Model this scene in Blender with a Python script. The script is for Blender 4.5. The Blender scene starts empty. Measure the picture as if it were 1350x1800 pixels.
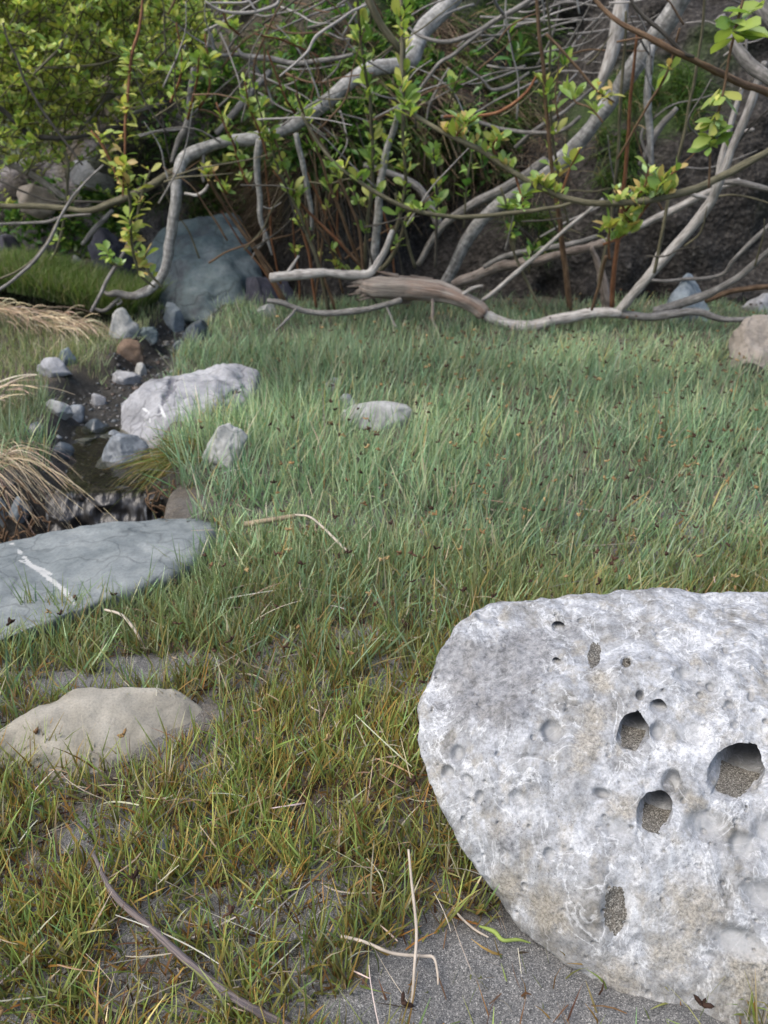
import bpy, bmesh, math, random
import numpy as np
from mathutils import Vector, Matrix, Euler
from mathutils.bvhtree import BVHTree

random.seed(7)
RNG = np.random.default_rng(7)
scene = bpy.context.scene
COL = scene.collection

# ------------------------------------------------------------------ camera, sky, sun, exposure
CAM_H, PITCH, FPX = 0.6, math.radians(25.0), 1400.0
cam_data = bpy.data.cameras.new('camera')
cam_data.sensor_fit = 'VERTICAL'
cam_data.sensor_height = 24.0
cam_data.lens = 24.0 * FPX / 1800.0
cam_data.clip_start = 0.02
cam_data.clip_end = 500.0
cam_data.dof.use_dof = True
cam_data.dof.focus_distance = 0.72
cam_data.dof.aperture_fstop = cam_data.lens / 2.5
camera = bpy.data.objects.new('camera', cam_data)
camera.location = (0, 0, CAM_H)
camera.rotation_euler = (math.radians(90) - PITCH, 0, 0)
COL.objects.link(camera)
scene.camera = camera

SUN_EL, SUN_AZ = math.radians(56), math.radians(-125)     # azimuth clockwise from +Y: light from the left, behind the viewer
world = bpy.data.worlds.new('World')
scene.world = world
world.use_nodes = True
wn = world.node_tree
bg = wn.nodes['Background']
sky = wn.nodes.new('ShaderNodeTexSky')
sky.sky_type = 'NISHITA'
sky.sun_disc = False
sky.sun_elevation = SUN_EL
sky.sun_rotation = SUN_AZ
sky.air_density = 1.0
sky.dust_density = 3.0
sky.ozone_density = 1.0
wn.links.new(sky.outputs[0], bg.inputs[0])
bg.inputs[1].default_value = 0.15
sun_data = bpy.data.lights.new('sun', 'SUN')
sun_data.energy = 1.5
sun_data.angle = math.radians(38)
sun_data.color = (1.0, 0.95, 0.88)
sun = bpy.data.objects.new('sun', sun_data)
sdir = Vector((math.sin(SUN_AZ) * math.cos(SUN_EL), math.cos(SUN_AZ) * math.cos(SUN_EL), math.sin(SUN_EL)))
sun.rotation_euler = sdir.to_track_quat('Z', 'Y').to_euler()
COL.objects.link(sun)
vs = scene.view_settings
vs.view_transform = 'Standard'
vs.look = 'None'
vs.exposure = 1.12
vs.gamma = 1.0
vs.use_curve_mapping = False

# ------------------------------------------------------------------ numeric helpers
def _hash(ix, iy, iz, seed):
    h = (ix.astype(np.int64) * 374761393 + iy.astype(np.int64) * 668265263 + iz.astype(np.int64) * 1440662683 + seed * 974634777) & 0xFFFFFFFF
    h = ((h ^ (h >> 13)) * 1274126177) & 0xFFFFFFFF
    h = ((h ^ (h >> 16)) * 2246822519) & 0xFFFFFFFF
    return ((h ^ (h >> 15)) & 0xFFFFFF) / float(0xFFFFFF) * 2 - 1

def vnoise(p, seed=0):
    f = np.floor(p); w = p - f; w = w * w * w * (w * (w * 6 - 15) + 10)
    i = f.astype(np.int64)
    x, y, z = i[:, 0], i[:, 1], i[:, 2]
    r = 0
    for dx in (0, 1):
        wx = w[:, 0] if dx else 1 - w[:, 0]
        for dy in (0, 1):
            wy = w[:, 1] if dy else 1 - w[:, 1]
            for dz in (0, 1):
                wz = w[:, 2] if dz else 1 - w[:, 2]
                r = r + wx * wy * wz * _hash(x + dx, y + dy, z + dz, seed)
    return r

def fbm(p, scale, octv=3, seed=0, gain=0.5):
    p = np.asarray(p, float) * scale
    a, r = 1.0, 0
    for o in range(octv):
        r = r + a * vnoise(p + 17.3 * o, seed + o)
        p = p * 2.03; a *= gain
    return r

def fbm2(x, y, scale, octv=3, seed=0):
    x = np.asarray(x, float); sh = x.shape
    p = np.stack([x.ravel(), np.asarray(y, float).ravel(), np.zeros(x.size)], 1)
    return fbm(p, scale, octv, seed).reshape(sh)

def sstep(a, b, x):
    t = np.clip((x - a) / (b - a), 0, 1)
    return t * t * (3 - 2 * t)

CP, SP = math.cos(PITCH), math.sin(PITCH)
def ray(u, v):
    cx, cy = (u - 675.0) / FPX, (900.0 - v) / FPX
    return np.array([cx, CP + cy * SP, -SP + cy * CP])
def P(u, v, Y):
    """the point of the place that is seen at photograph position u, v and lies Y metres in front"""
    d = ray(u, v); t = Y / d[1]
    return np.array([0, 0, CAM_H]) + d * t

# ------------------------------------------------------------------ terrain height
STREAM = np.array([(1.0, -1.05), (1.25, -.80), (1.45, -.56), (1.62, -.60), (1.8, -.66), (2.0, -.74), (2.3, -.74), (2.7, -.74), (3.1, -.74), (3.6, -.80), (6, -1.0)])
def stream_x(y):
    return np.interp(y, STREAM[:, 0], STREAM[:, 1])
def H(x, y):
    x = np.asarray(x, float); y = np.asarray(y, float)
    z = 0.010 * fbm2(x, y, 3.1, 3, 5) + 0.004 * fbm2(x, y, 14, 3, 9)
    z = z + 0.07 * sstep(-0.95, -1.5, x) * sstep(1.5, 1.9, y)
    dx = (np.abs(x - stream_x(y)) + 0.03 * fbm2(x, y, 7, 2, 3)) * 1.2
    ch = (1 - sstep(0.07, 0.20, dx * (1 + .5 * sstep(2.1, 2.5, y)))) * sstep(1.38, 1.46, y)
    z = z - 0.065 * ch
    wob = 0.035 * fbm2(x, y, 9, 3, 13)
    cleft = sstep(1.20, 1.26, y + wob) * (1 - sstep(1.41, 1.49, y + wob)) * (1 - sstep(-0.46, -0.38, x + wob))
    z = z * (1 - cleft) + cleft * (-0.24 + 0.025 * fbm2(x, y, 20, 3, 4))
    return z
def Hs(x, y):
    return float(H(np.array([x]), np.array([y]))[0])
def PZ(u, v, z):
    d = ray(u, v); t = (z - CAM_H) / d[2]
    return np.array([0, 0, CAM_H]) + d * t
def G(u, v):
    d = ray(u, v); lo, hi = 0.1, 12.0
    ts = np.linspace(lo, hi, 1500)
    zz = CAM_H + d[2] * ts - H(d[0] * ts, d[1] * ts)
    k = int(np.argmax(zz < 0)) or len(ts) - 1
    t = ts[k - 1] + (ts[k] - ts[k - 1]) * zz[k - 1] / (zz[k - 1] - zz[k] + 1e-9)
    return np.array([d[0] * t, d[1] * t, CAM_H + d[2] * t])

# ------------------------------------------------------------------ object helpers
def tag(o, label=None, cat=None, group=None, kind=None):
    if label: o['label'] = label
    if cat: o['category'] = cat
    if group: o['group'] = group
    if kind: o['kind'] = kind
    return o
def mesh_np(name, verts, faces, smooth=True, attrs=None):
    """verts (n,3); faces: an (m,k) array or list of such arrays"""
    me = bpy.data.meshes.new(name)
    if not isinstance(faces, list): faces = [faces]
    faces = [f for f in faces if len(f)]
    verts = np.ascontiguousarray(verts, dtype=np.float32)
    me.vertices.add(len(verts)); me.vertices.foreach_set('co', verts.ravel())
    loops = np.concatenate([f.ravel() for f in faces]).astype(np.int32)
    cnt = np.concatenate([np.full(len(f), f.shape[1]) for f in faces]).astype(np.int32)
    st = np.concatenate([[0], np.cumsum(cnt)[:-1]]).astype(np.int32)
    me.loops.add(len(loops)); me.loops.foreach_set('vertex_index', loops)
    me.polygons.add(len(cnt)); me.polygons.foreach_set('loop_start', st)
    try: me.polygons.foreach_set('loop_total', cnt)
    except Exception: pass
    me.polygons.foreach_set('use_smooth', np.full(len(cnt), smooth))
    me.update(calc_edges=True)
    me.validate()
    for k, a in (attrs or {}).items(): set_attr(me, k, a)
    return me
def set_attr(me, k, a):
    a = np.asarray(a, dtype=np.float32)
    if a.ndim == 1:
        at = me.attributes.new(k, 'FLOAT', 'POINT'); at.data.foreach_set('value', a)
    elif a.shape[1] == 4:
        at = me.attributes.new(k, 'FLOAT_COLOR', 'POINT'); at.data.foreach_set('color', a.ravel())
    else:
        at = me.attributes.new(k, 'FLOAT_VECTOR', 'POINT'); at.data.foreach_set('vector', a.ravel())
def link(name, me, mat=None, parent=None, loc=None):
    o = bpy.data.objects.new(name, me)
    if mat is not None and me is not None and len(me.materials) == 0: me.materials.append(mat)
    COL.objects.link(o)
    if parent is not None: o.parent = parent
    if loc is not None: o.location = loc
    return o
def empty(name, loc):
    return link(name, None, loc=tuple(loc))
def verts_of(me):
    a = np.empty(len(me.vertices) * 3, np.float32); me.vertices.foreach_get('co', a); return a.reshape(-1, 3).astype(float)
def normals_of(me):
    a = np.empty(len(me.vertices) * 3, np.float32); me.vertices.foreach_get('normal', a); return a.reshape(-1, 3).astype(float)
def put_verts(me, v):
    me.vertices.foreach_set('co', np.ascontiguousarray(v, dtype=np.float32).ravel()); me.update()

class Buf:
    """collects pieces of ONE mesh"""
    def __init__(s): s.v, s.f3, s.f4, s.c, s.t, s.n = [], [], [], [], [], 0
    def add(s, v, f4=None, f3=None, col=None, tc=None):
        if f4 is not None and len(f4): s.f4.append(np.asarray(f4) + s.n)
        if f3 is not None and len(f3): s.f3.append(np.asarray(f3) + s.n)
        s.v.append(np.asarray(v, float)); s.n += len(v)
        if col is not None: s.c.append(np.asarray(col))
        if tc is not None: s.t.append(np.asarray(tc))
    def mesh(s, name, off=(0, 0, 0), smooth=True):
        fs = []
        if s.f4: fs.append(np.concatenate(s.f4))
        if s.f3: fs.append(np.concatenate(s.f3))
        at = {}
        if s.c: at['Col'] = np.concatenate(s.c)
        if s.t: at['tc'] = np.concatenate(s.t)
        return mesh_np(name, np.concatenate(s.v) - np.asarray(off), fs, smooth, at)

# ------------------------------------------------------------------ material helpers
class NT:
    def __init__(s, name):
        s.m = bpy.data.materials.new(name); s.m.use_nodes = True
        s.t = s.m.node_tree; s.b = s.t.nodes['Principled BSDF']; s.out = s.t.nodes['Material Output']
    def n(s, kind, **kw):
        nd = s.t.nodes.new(kind)
        for k, v in kw.items(): setattr(nd, k, v)
        return nd
    def l(s, a, b): s.t.links.new(a, b)
    def coord(s): return s.n('ShaderNodeTexCoord').outputs['Object']
    def attr(s, name): return s.n('ShaderNodeAttribute', attribute_name=name)
    def noise(s, vec, scale, detail=4, rough=.55, dist=0):
        nd = s.n('ShaderNodeTexNoise'); nd.inputs['Scale'].default_value = scale; nd.inputs['Detail'].default_value = detail
        nd.inputs['Roughness'].default_value = rough; nd.inputs['Distortion'].default_value = dist
        s.l(vec, nd.inputs['Vector']); return nd.outputs['Fac']
    def voro(s, vec, scale, feat='F1', out='Distance', rand=1.0):
        nd = s.n('ShaderNodeTexVoronoi', feature=feat); nd.inputs['Scale'].default_value = scale; nd.inputs['Randomness'].default_value = rand
        s.l(vec, nd.inputs['Vector']); return nd.outputs[out]
    def ramp(s, fac, stops, interp='LINEAR'):
        nd = s.n('ShaderNodeValToRGB'); cr = nd.color_ramp; cr.interpolation = interp
        while len(cr.elements) < len(stops): cr.elements.new(0.5)
        for e, (p, c) in zip(cr.elements, stops):
            e.position = p; e.color = (c, c, c, 1) if not hasattr(c, '__len__') else (*c[:3], 1)
        s.l(fac, nd.inputs[0]); return nd.outputs[0]
    def mix(s, fac, a, b, mode='MIX'):
        nd = s.n('ShaderNodeMix', data_type='RGBA', blend_type=mode)
        for i, x in ((0, fac), (6, a), (7, b)):
            if hasattr(x, 'is_linked'): s.l(x, nd.inputs[i])
            elif i == 0: nd.inputs[0].default_value = x
            else: nd.inputs[i].default_value = (*x[:3], 1)
        return nd.outputs[2]
    def math(s, op, a, b=None):
        nd = s.n('ShaderNodeMath', operation=op)
        for i, x in enumerate((a, b)):
            if x is None: continue
            if hasattr(x, 'is_linked'): s.l(x, nd.inputs[i])
            else: nd.inputs[i].default_value = x
        return nd.outputs[0]
    def scalev(s, vec, sc):
        nd = s.n('ShaderNodeVectorMath', operation='MULTIPLY'); s.l(vec, nd.inputs[0]); nd.inputs[1].default_value = sc; return nd.outputs[0]
    def bump(s, h, strength=.5, dist=.002, prev=None):
        nd = s.n('ShaderNodeBump'); nd.inputs['Strength'].default_value = strength; nd.inputs['Distance'].default_value = dist
        s.l(h, nd.inputs['Height'])
        if prev is not None: s.l(prev, nd.inputs['Normal'])
        return nd.outputs[0]
    def done(s, col=None, rough=.8, nrm=None, spec=.3):
        if col is not None:
            if hasattr(col, 'is_linked'): s.l(col, s.b.inputs['Base Color'])
            else: s.b.inputs['Base Color'].default_value = (*col[:3], 1)
        if hasattr(rough, 'is_linked'): s.l(rough, s.b.inputs['Roughness'])
        else: s.b.inputs['Roughness'].default_value = rough
        s.b.inputs['Specular IOR Level'].default_value = spec
        if nrm is not None: s.l(nrm, s.b.inputs['Normal'])
        return s.m

def mat_rock(name, c1, c2, c3, sc=14., fine=160., bumpd=.003, rough=.75, mask=(0.75, 0.75, 0.73), crack=.35, spec=.3, crack_sc=9., mask2=(.1, .09, .08)):
    k = NT(name); v = k.coord()
    base = k.ramp(k.noise(v, sc, 6, .6, .6), [(.30, c1), (.5, c2), (.72, c3)])
    f = k.noise(v, fine, 5, .7)
    base = k.mix(.75, base, k.ramp(f, [(.25, .55), (.5, 1.0), (.75, 1.25)]), 'MULTIPLY')
    wv = k.n('ShaderNodeVectorMath', operation='ADD'); nz = k.n('ShaderNodeTexNoise'); nz.inputs['Scale'].default_value = sc * 1.2
    k.l(v, nz.inputs['Vector']); sv = k.scalev(nz.outputs['Color'], (.09, .09, .09)); k.l(v, wv.inputs[0]); k.l(sv, wv.inputs[1])
    cr = k.voro(wv.outputs[0], crack_sc, 'DISTANCE_TO_EDGE')
    crm = k.ramp(cr, [(0, 0), (.018, 1)])
    base = k.mix(crack, base, k.mix(1, base, crm, 'MULTIPLY'))
    spk = k.ramp(k.voro(v, fine * 1.6), [(.08, 0), (.2, 1)])
    base = k.mix(.3, base, k.mix(1, base, spk, 'MULTIPLY'))
    m2 = k.attr('mask2').outputs['Fac']
    base = k.mix(k.ramp(k.math('MULTIPLY', m2, k.ramp(f, [(.3, .55), (.6, 1.3)])), [(.25, 0), (.6, 1)]), base, mask2)
    m = k.attr('mask').outputs['Fac']
    base = k.mix(k.ramp(k.math('MULTIPLY', m, k.ramp(f, [(.3, .6), (.55, 1.25)])), [(.35, 0), (.6, 1)]), base, mask)
    h = k.math('ADD', k.noise(v, sc * 3, 6, .65), k.math('MULTIPLY', f, .5))
    nb = k.bump(h, .6, bumpd); nb = k.bump(crm, .35 * (crack > 0), bumpd * .6, nb)
    return k.done(base, rough, nb, spec)

def mat_attr_leaf(name, trans=.3, rough=.45, spec=.3, vary=.25):
    k = NT(name); c = k.attr('Col').outputs['Color']
    f = k.noise(k.coord(), 60, 3)
    c = k.mix(vary, c, k.ramp(f, [(.3, .6), (.7, 1.4)]), 'MULTIPLY')
    k.done(c, rough, None, spec)
    tr = k.n('ShaderNodeBsdfTranslucent'); mx = k.n('ShaderNodeMixShader'); mx.inputs[0].default_value = trans
    k.l(k.mix(.5, c, (.5, .55, .05), 'SOFT_LIGHT'), tr.inputs[0]); k.l(k.b.outputs[0], mx.inputs[1]); k.l(tr.outputs[0], mx.inputs[2]); k.l(mx.outputs[0], k.out.inputs[0])
    return k.m

def mat_bark(name, c1, c2, c3, ring=.0, flake=.0, rough=.8):
    k = NT(name); tc = k.attr('tc').outputs['Vector']
    v = k.scalev(tc, (30, 2.2, 1)); f = k.noise(v, 1.0, 5, .65)
    col = k.ramp(f, [(.3, c1), (.5, c2), (.7, c3)])
    lf = k.noise(k.scalev(tc, (9, 1.0, 1)), 1.0, 5, .7); lfm = k.ramp(lf, [(.38, .45), (.55, 1.1)])
    col = k.mix(.6, col, lfm, 'MULTIPLY')
    bm = f
    if ring > 0:
        r = k.noise(k.scalev(tc, (95, .45, 1)), 1.0, 3, .6); rr = k.ramp(r, [(.40, .5), (.56, 1.15)])
        col = k.mix(ring, col, rr, 'MULTIPLY'); bm = k.math('ADD', f, r)
    if flake > 0:
        g = k.noise(k.scalev(tc, (7, 5, 1)), 1.0, 4, .6, .4); gm = k.ramp(g, [(.48, 0), (.54, 1)])
        col = k.mix(k.math('MULTIPLY', gm, flake), col, (.42, .33, .27)); bm = k.math('ADD', bm, gm)
    fib = k.noise(k.scalev(tc, (6, 22, 1)), 1.0, 4, .7)
    col = k.mix(.5 if ring == 0 else .15, col, k.ramp(fib, [(.3, .6), (.65, 1.2)]), 'MULTIPLY')
    return k.done(col, rough, k.bump(k.math('ADD', bm, fib), .6, .003), .25)

# ---- surfaces
def mat_ground():
    k = NT('sand_ground'); v = k.coord()
    big = k.noise(v, 5, 5, .6)
    grain = k.voro(v, 1300, 'F1', 'Color')
    sp = k.n('ShaderNodeSeparateColor'); k.l(grain, sp.inputs[0])
    sand = k.ramp(sp.outputs[0], [(0, (.045, .045, .045)), (.35, (.10, .10, .098)), (.7, (.145, .143, .138)), (.93, (.20, .195, .185)), (1, (.36, .35, .33))])
    sand = k.mix(.5, sand, k.ramp(k.noise(v, 120, 4, .7), [(.3, .65), (.7, 1.3)]), 'MULTIPLY')
    sand = k.mix(.35, sand, k.ramp(big, [(.35, .7), (.65, 1.25)]), 'MULTIPLY')
    lit = k.ramp(k.noise(v, 260, 4, .75), [(.3, (.022, .016, .011)), (.5, (.06, .047, .030)), (.7, (.13, .105, .07))])
    wet = k.ramp(k.noise(v, 90, 5, .7), [(.3, (.012, .011, .010)), (.55, (.035, .032, .028)), (.75, (.10, .095, .085))])
    c = k.mix(k.attr('litter').outputs['Fac'], sand, lit)
    wm = k.attr('wet').outputs['Fac']
    c = k.mix(wm, c, wet)
    ro = k.mix(wm, (.9, .9, .9), (.42, .42, .42))
    h = k.math('ADD', k.math('MULTIPLY', sp.outputs[1], .4), k.noise(v, 150, 5, .7))
    nb = k.bump(h, .7, .0018); nb = k.bump(k.noise(v, 35, 4), .5, .008, nb)
    return k.done(c, ro, nb, .25)

def mat_hill():
    k = NT('earth_bank'); v = k.coord()
    f = k.noise(v, 45, 6, .7)
    soil = k.ramp(f, [(.3, (.010, .009, .008)), (.5, (.030, .027, .024)), (.68, (.075, .068, .060))])
    peb = k.ramp(k.voro(v, 60, 'F1', 'Color'), [(0, .5), (.8, 1.0), (1, 2.2)])
    soil = k.mix(.7, soil, peb, 'MULTIPLY')
    grav = k.ramp(k.noise(v, 30, 6, .75), [(.3, (.06, .055, .058)), (.5, (.15, .14, .145)), (.7, (.30, .28, .27))])
    moss = k.ramp(k.noise(v, 70, 5, .7), [(.3, (.012, .022, .006)), (.6, (.035, .06, .014)), (.75, (.07, .085, .03))])
    dry = k.ramp(k.noise(k.scalev(v, (1, 1, .25)), 80, 5, .7), [(.3, (.03, .025, .019)), (.6, (.09, .078, .058))])
    c = k.mix(k.attr('gravel').outputs['Fac'], soil, grav)
    c = k.mix(k.attr('moss').outputs['Fac'], c, moss)
    c = k.mix(k.attr('dry').outputs['Fac'], c, dry)
    nb = k.bump(k.math('ADD', f, k.voro(v, 60)), .8, .012)
    return k.done(c, .95, nb, .15)

M = {}
M['ground'] = mat_ground(); M['hill'] = mat_hill()
M['grass'] = mat_attr_leaf('grass_blades', .38, .5, .3, .15)
M['leaf'] = mat_attr_leaf('willow_leaves', .45, .38, .4, .15)
M['litter'] = mat_attr_leaf('plant_litter', .05, .85, .15, .3)
M['pale_bark'] = mat_bark('pale_bark', (.12, .115, .10), (.25, .245, .23), (.40, .39, .37), ring=.55)
M['grey_bark'] = mat_bark('grey_bark', (.075, .07, .06), (.17, .16, .145), (.30, .28, .26), ring=.2)
M['olive_bark'] = mat_bark('olive_bark', (.05, .045, .025), (.11, .10, .06), (.19, .17, .11))
M['brown_bark'] = mat_bark('brown_bark', (.06, .033, .018), (.13, .08, .045), (.22, .15, .09))
M['red_bark'] = mat_bark('red_bark', (.08, .03, .015), (.17, .075, .035), (.26, .14, .07))
M['dark_bark'] = mat_bark('dark_bark', (.02, .018, .014), (.05, .045, .036), (.10, .09, .075))
M['dead_wood'] = mat_bark('dead_wood', (.075, .06, .05), (.18, .15, .125), (.32, .28, .245), flake=.25)
def mat_torn():
    k = NT('torn_wood'); tc = k.attr('tc').outputs['Vector']
    f = k.noise(k.scalev(tc, (7, 11, 1)), 1.0, 6, .7); g = k.noise(k.scalev(tc, (9, 1.2, 1)), 1.0, 3, .6)
    c = k.ramp(f, [(.32, (.06, .048, .04)), (.47, (.23, .195, .165)), (.66, (.42, .38, .33))])
    c = k.mix(k.ramp(g, [(.45, 0), (.6, .75)]), c, k.ramp(f, [(.3, (.09, .055, .04)), (.6, (.33, .23, .175))]))
    return k.done(c, .85, k.bump(f, 1.0, .008), .2)
M['torn_wood'] = mat_torn()
M['drift_wood'] = mat_bark('drift_wood', (.15, .135, .12), (.31, .29, .265), (.46, .44, .41))
M['twig_purple'] = mat_bark('twig_purple', (.05, .042, .045), (.11, .095, .10), (.20, .17, .17), flake=.35)

# ------------------------------------------------------------------ the ground sheet
def axis_lines(a, b, step, far, grow=1.28):
    core = list(np.arange(a, b + 1e-6, step)); s = step; lo = [a]; hi = [core[-1]]
    while lo[-1] > -far: s *= grow; lo.append(lo[-1] - s)
    s = step
    while hi[-1] < far: s *= grow; hi.append(hi[-1] + s)
    return np.array(lo[:0:-1] + core + hi[1:])
gx = axis_lines(-1.7, 1.7, .0105, 60); gy = axis_lines(.22, 3.7, .0105, 60)
X, Y = np.meshgrid(gx, gy)
Z = H(X, Y)
near = (np.abs(X) < 1.7) & (Y > .2) & (Y < 3.7)
Z = np.where(near, Z + .0022 * fbm2(X, Y, 60, 3, 31) * 1.0, Z)
nx, ny = len(gx), len(gy)
idx = np.arange(nx * ny).reshape(ny, nx)
quads = np.stack([idx[:-1, :-1], idx[:-1, 1:], idx[1:, 1:], idx[1:, :-1]], -1).reshape(-1, 4)

def wetness(x, y):
    dx = (np.abs(x - stream_x(y)) + .04 * fbm2(x, y, 9, 3, 21)) * 1.2
    w = (1 - sstep(.13, .21, dx * (1 + .55 * sstep(2.1, 2.5, y)))) * sstep(1.40, 1.46, y) * (1 - sstep(3.3, 3.6, y))
    wob = .035 * fbm2(x, y, 9, 3, 13)
    c = sstep(1.17, 1.22, y + wob) * (1 - sstep(1.47, 1.54, y + wob)) * (1 - sstep(-.45, -.39, x + wob))
    return np.maximum(w, c)
SAND_SPOTS = [(860, 1700, .10, .07), (740, 1790, .08, .045), (1000, 1790, .16, .08), (270, 1175, .08, .028), (120, 1205, .08, .025), (610, 1120, .05, .022)]
SAND_W = [(*G(u, v)[:2], a, b) for u, v, a, b in SAND_SPOTS]
def bareness(x, y):
    r = np.zeros_like(np.asarray(x, float))
    n = .35 * fbm2(x, y, 24, 3, 44)
    for cx, cy, a, b in SAND_W:
        d = np.sqrt(((x - cx) / a) ** 2 + ((y - cy) / b) ** 2) + n
        r = np.maximum(r, 1 - sstep(.75, 1.1, d))
    return r
wet = np.where(near, wetness(X, Y), 0)
lit = np.clip(.45 + .8 * fbm2(X, Y, 11, 4, 61), 0, 1) * .75
lit = np.maximum(lit, .85 * sstep(1.0, 1.6, Y)) * (1 - bareness(X, Y))
me = mesh_np('ground', np.stack([X, Y, Z], -1).reshape(-1, 3), quads, True, {'wet': wet.ravel(), 'litter': lit.ravel()})
tag(link('ground', me, M['ground']), 'grey sandy ground with a stream channel cut on one side', None, None, 'structure')

# ------------------------------------------------------------------ the earth bank behind
def bank_base(x):
    return 3.30 + 1.0 * sstep(-.22, -.75, x) + .10 * np.sin(x * 2.1 + .6)
hx = axis_lines(-2.6, 2.6, .028, 45, 1.25)
ss = np.concatenate([np.arange(0, 2.2, .028), np.array([2.25, 2.35, 2.5, 2.7, 3, 3.4, 4, 5, 6.5, 9, 13, 20, 30])])
pz = np.interp(ss, [0, .15, 1.3, 2.2, 4, 9, 30], [-.15, -.02, 1.0, 1.65, 2.6, 4.2, 7.0])
py = np.interp(ss, [0, .15, 1.3, 2.2, 4, 9, 30], [-.06, .0, .48, 1.1, 2.6, 7.0, 27.0])
HX, _ = np.meshgrid(hx, ss)
HY = bank_base(HX) + py[:, None]; HZ = np.repeat(pz[:, None], len(hx), 1)
pts = np.stack([HX, HY, HZ], -1).reshape(-1, 3)
dsp = .16 * fbm(pts, 1.6, 3, 71) + .05 * fbm(pts, 7, 4, 75)
hol = .30 * np.exp(-((pts[:, 0] - .12) / .28) ** 2 - ((pts[:, 2] - .30) / .26) ** 2) + .22 * np.exp(-((pts[:, 0] + .35) / .2) ** 2 - ((pts[:, 2] - .25) / .22) ** 2)
hol += .28 * np.exp(-((pts[:, 0] - .75) / .22) ** 2 - ((pts[:, 2] - .95) / .2) ** 2)
lip = .16 * np.exp(-((pts[:, 2] - .68 - .06 * np.sin(pts[:, 0] * 5)) / .10) ** 2) * sstep(.75, .3, pts[:, 0]) * sstep(-.7, -.3, pts[:, 0])
pts[:, 1] += -dsp + hol - lip
pts[:, 2] += .03 * fbm(pts, 5, 3, 79)
HPTS = pts.reshape(len(ss), len(hx), 3)
i2 = np.arange(len(pts)).reshape(len(ss), len(hx))
hq = np.stack([i2[:-1, :-1], i2[:-1, 1:], i2[1:, 1:], i2[1:, :-1]], -1).reshape(-1, 4)
nz = fbm(pts, 2.5, 3, 83)
gravel = sstep(-.75, -1.05, pts[:, 0]) * sstep(-.1, .5, nz + .35)
moss = sstep(.1, .55, nz + .25 * np.sin(pts[:, 0] * 3)) * .8 * sstep(.25, .6, pts[:, 2])
dry = sstep(.0, .4, fbm(pts, 3.1, 3, 91) + .15) * sstep(.2, .5, pts[:, 2]) * sstep(.55, .1, pts[:, 0])
me = mesh_np('hillside', pts, hq, True, {'gravel': gravel, 'moss': moss, 'dry': dry})
hill = tag(link('hillside', me, M['hill']), 'dark crumbling earth bank behind the meadow', None, None, 'structure')
HILL_BVH = BVHTree.FromPolygons([tuple(p) for p in pts], [tuple(int(i) for i in q) for q in hq])
def hill_hit(u, v):
    d = Vector(ray(u, v)).normalized()
    loc, nrm, i, dist = HILL_BVH.ray_cast(Vector((0, 0, CAM_H)), d)
    return (np.array(loc), np.array(nrm)) if loc is not None else (P(u, v, 4.2), np.array([0, -1, .3]))

# ------------------------------------------------------------------ rocks
FOOT = []          # footprints (cx, cy, a, b) kept free of grass
def hull_rock(points, voxel, smooth_it, amps, seed, flat=None):
    bm = bmesh.new()
    for p in points: bm.verts.new(tuple(p))
    r = bmesh.ops.convex_hull(bm, input=bm.verts)
    bmesh.ops.delete(bm, geom=[e for e in r['geom_interior'] if isinstance(e, bmesh.types.BMVert)], context='VERTS')
    bmesh.ops.recalc_face_normals(bm, faces=bm.faces)
    t = bpy.data.meshes.new('tmp'); bm.to_mesh(t); bm.free()
    o = bpy.data.objects.new('tmp', t); COL.objects.link(o)
    md = o.modifiers.new('r', 'REMESH'); md.mode = 'VOXEL'; md.voxel_size = voxel; md.adaptivity = 0
    if smooth_it:
        sm = o.modifiers.new('s', 'SMOOTH'); sm.iterations = smooth_it; sm.factor = .5
    dg = bpy.context.evaluated_depsgraph_get()
    me = bpy.data.meshes.new_from_object(o.evaluated_get(dg))
    bpy.data.objects.remove(o); bpy.data.meshes.remove(t)
    v = verts_of(me); n = normals_of(me)
    d = 0
    for i, (a, s) in enumerate(amps): d = d + a * fbm(v, s, 3, seed + i * 7)
    put_verts(me, v + n * np.asarray(d)[:, None])
    me.polygons.foreach_set('use_smooth', np.ones(len(me.polygons), bool))
    return me
def px_poly(lst):
    return [P(u, v, y) if y > .3 else PZ(u, v, y) for u, v, y in lst]
def blob_mesh(half, seed, cuts=9, sub=4, amp=.10, fine=.035, sharp=.72):
    bm = bmesh.new(); bmesh.ops.create_icosphere(bm, subdivisions=sub, radius=1.0)
    me = bpy.data.meshes.new('rock'); bm.to_mesh(me); bm.free()
    rg = np.random.default_rng(seed); v = verts_of(me)
    for _ in range(cuts):
        n = rg.normal(size=3); n /= np.linalg.norm(n); k = rg.uniform(sharp - .1, sharp + .18)
        d = v @ n - k; m = d > 0
        v[m] -= np.outer(d[m] * .93, n)
    nn = v / np.linalg.norm(v, axis=1)[:, None]
    v = v + nn * (amp * fbm(v, 1.6, 3, seed) + fine * fbm(v, 7, 3, seed + 3))[:, None]
    v = v / np.abs(v).max(0)
    put_verts(me, v * np.asarray(half))
    me.polygons.foreach_set('use_smooth', np.ones(len(me.polygons), bool))
    return me
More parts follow.
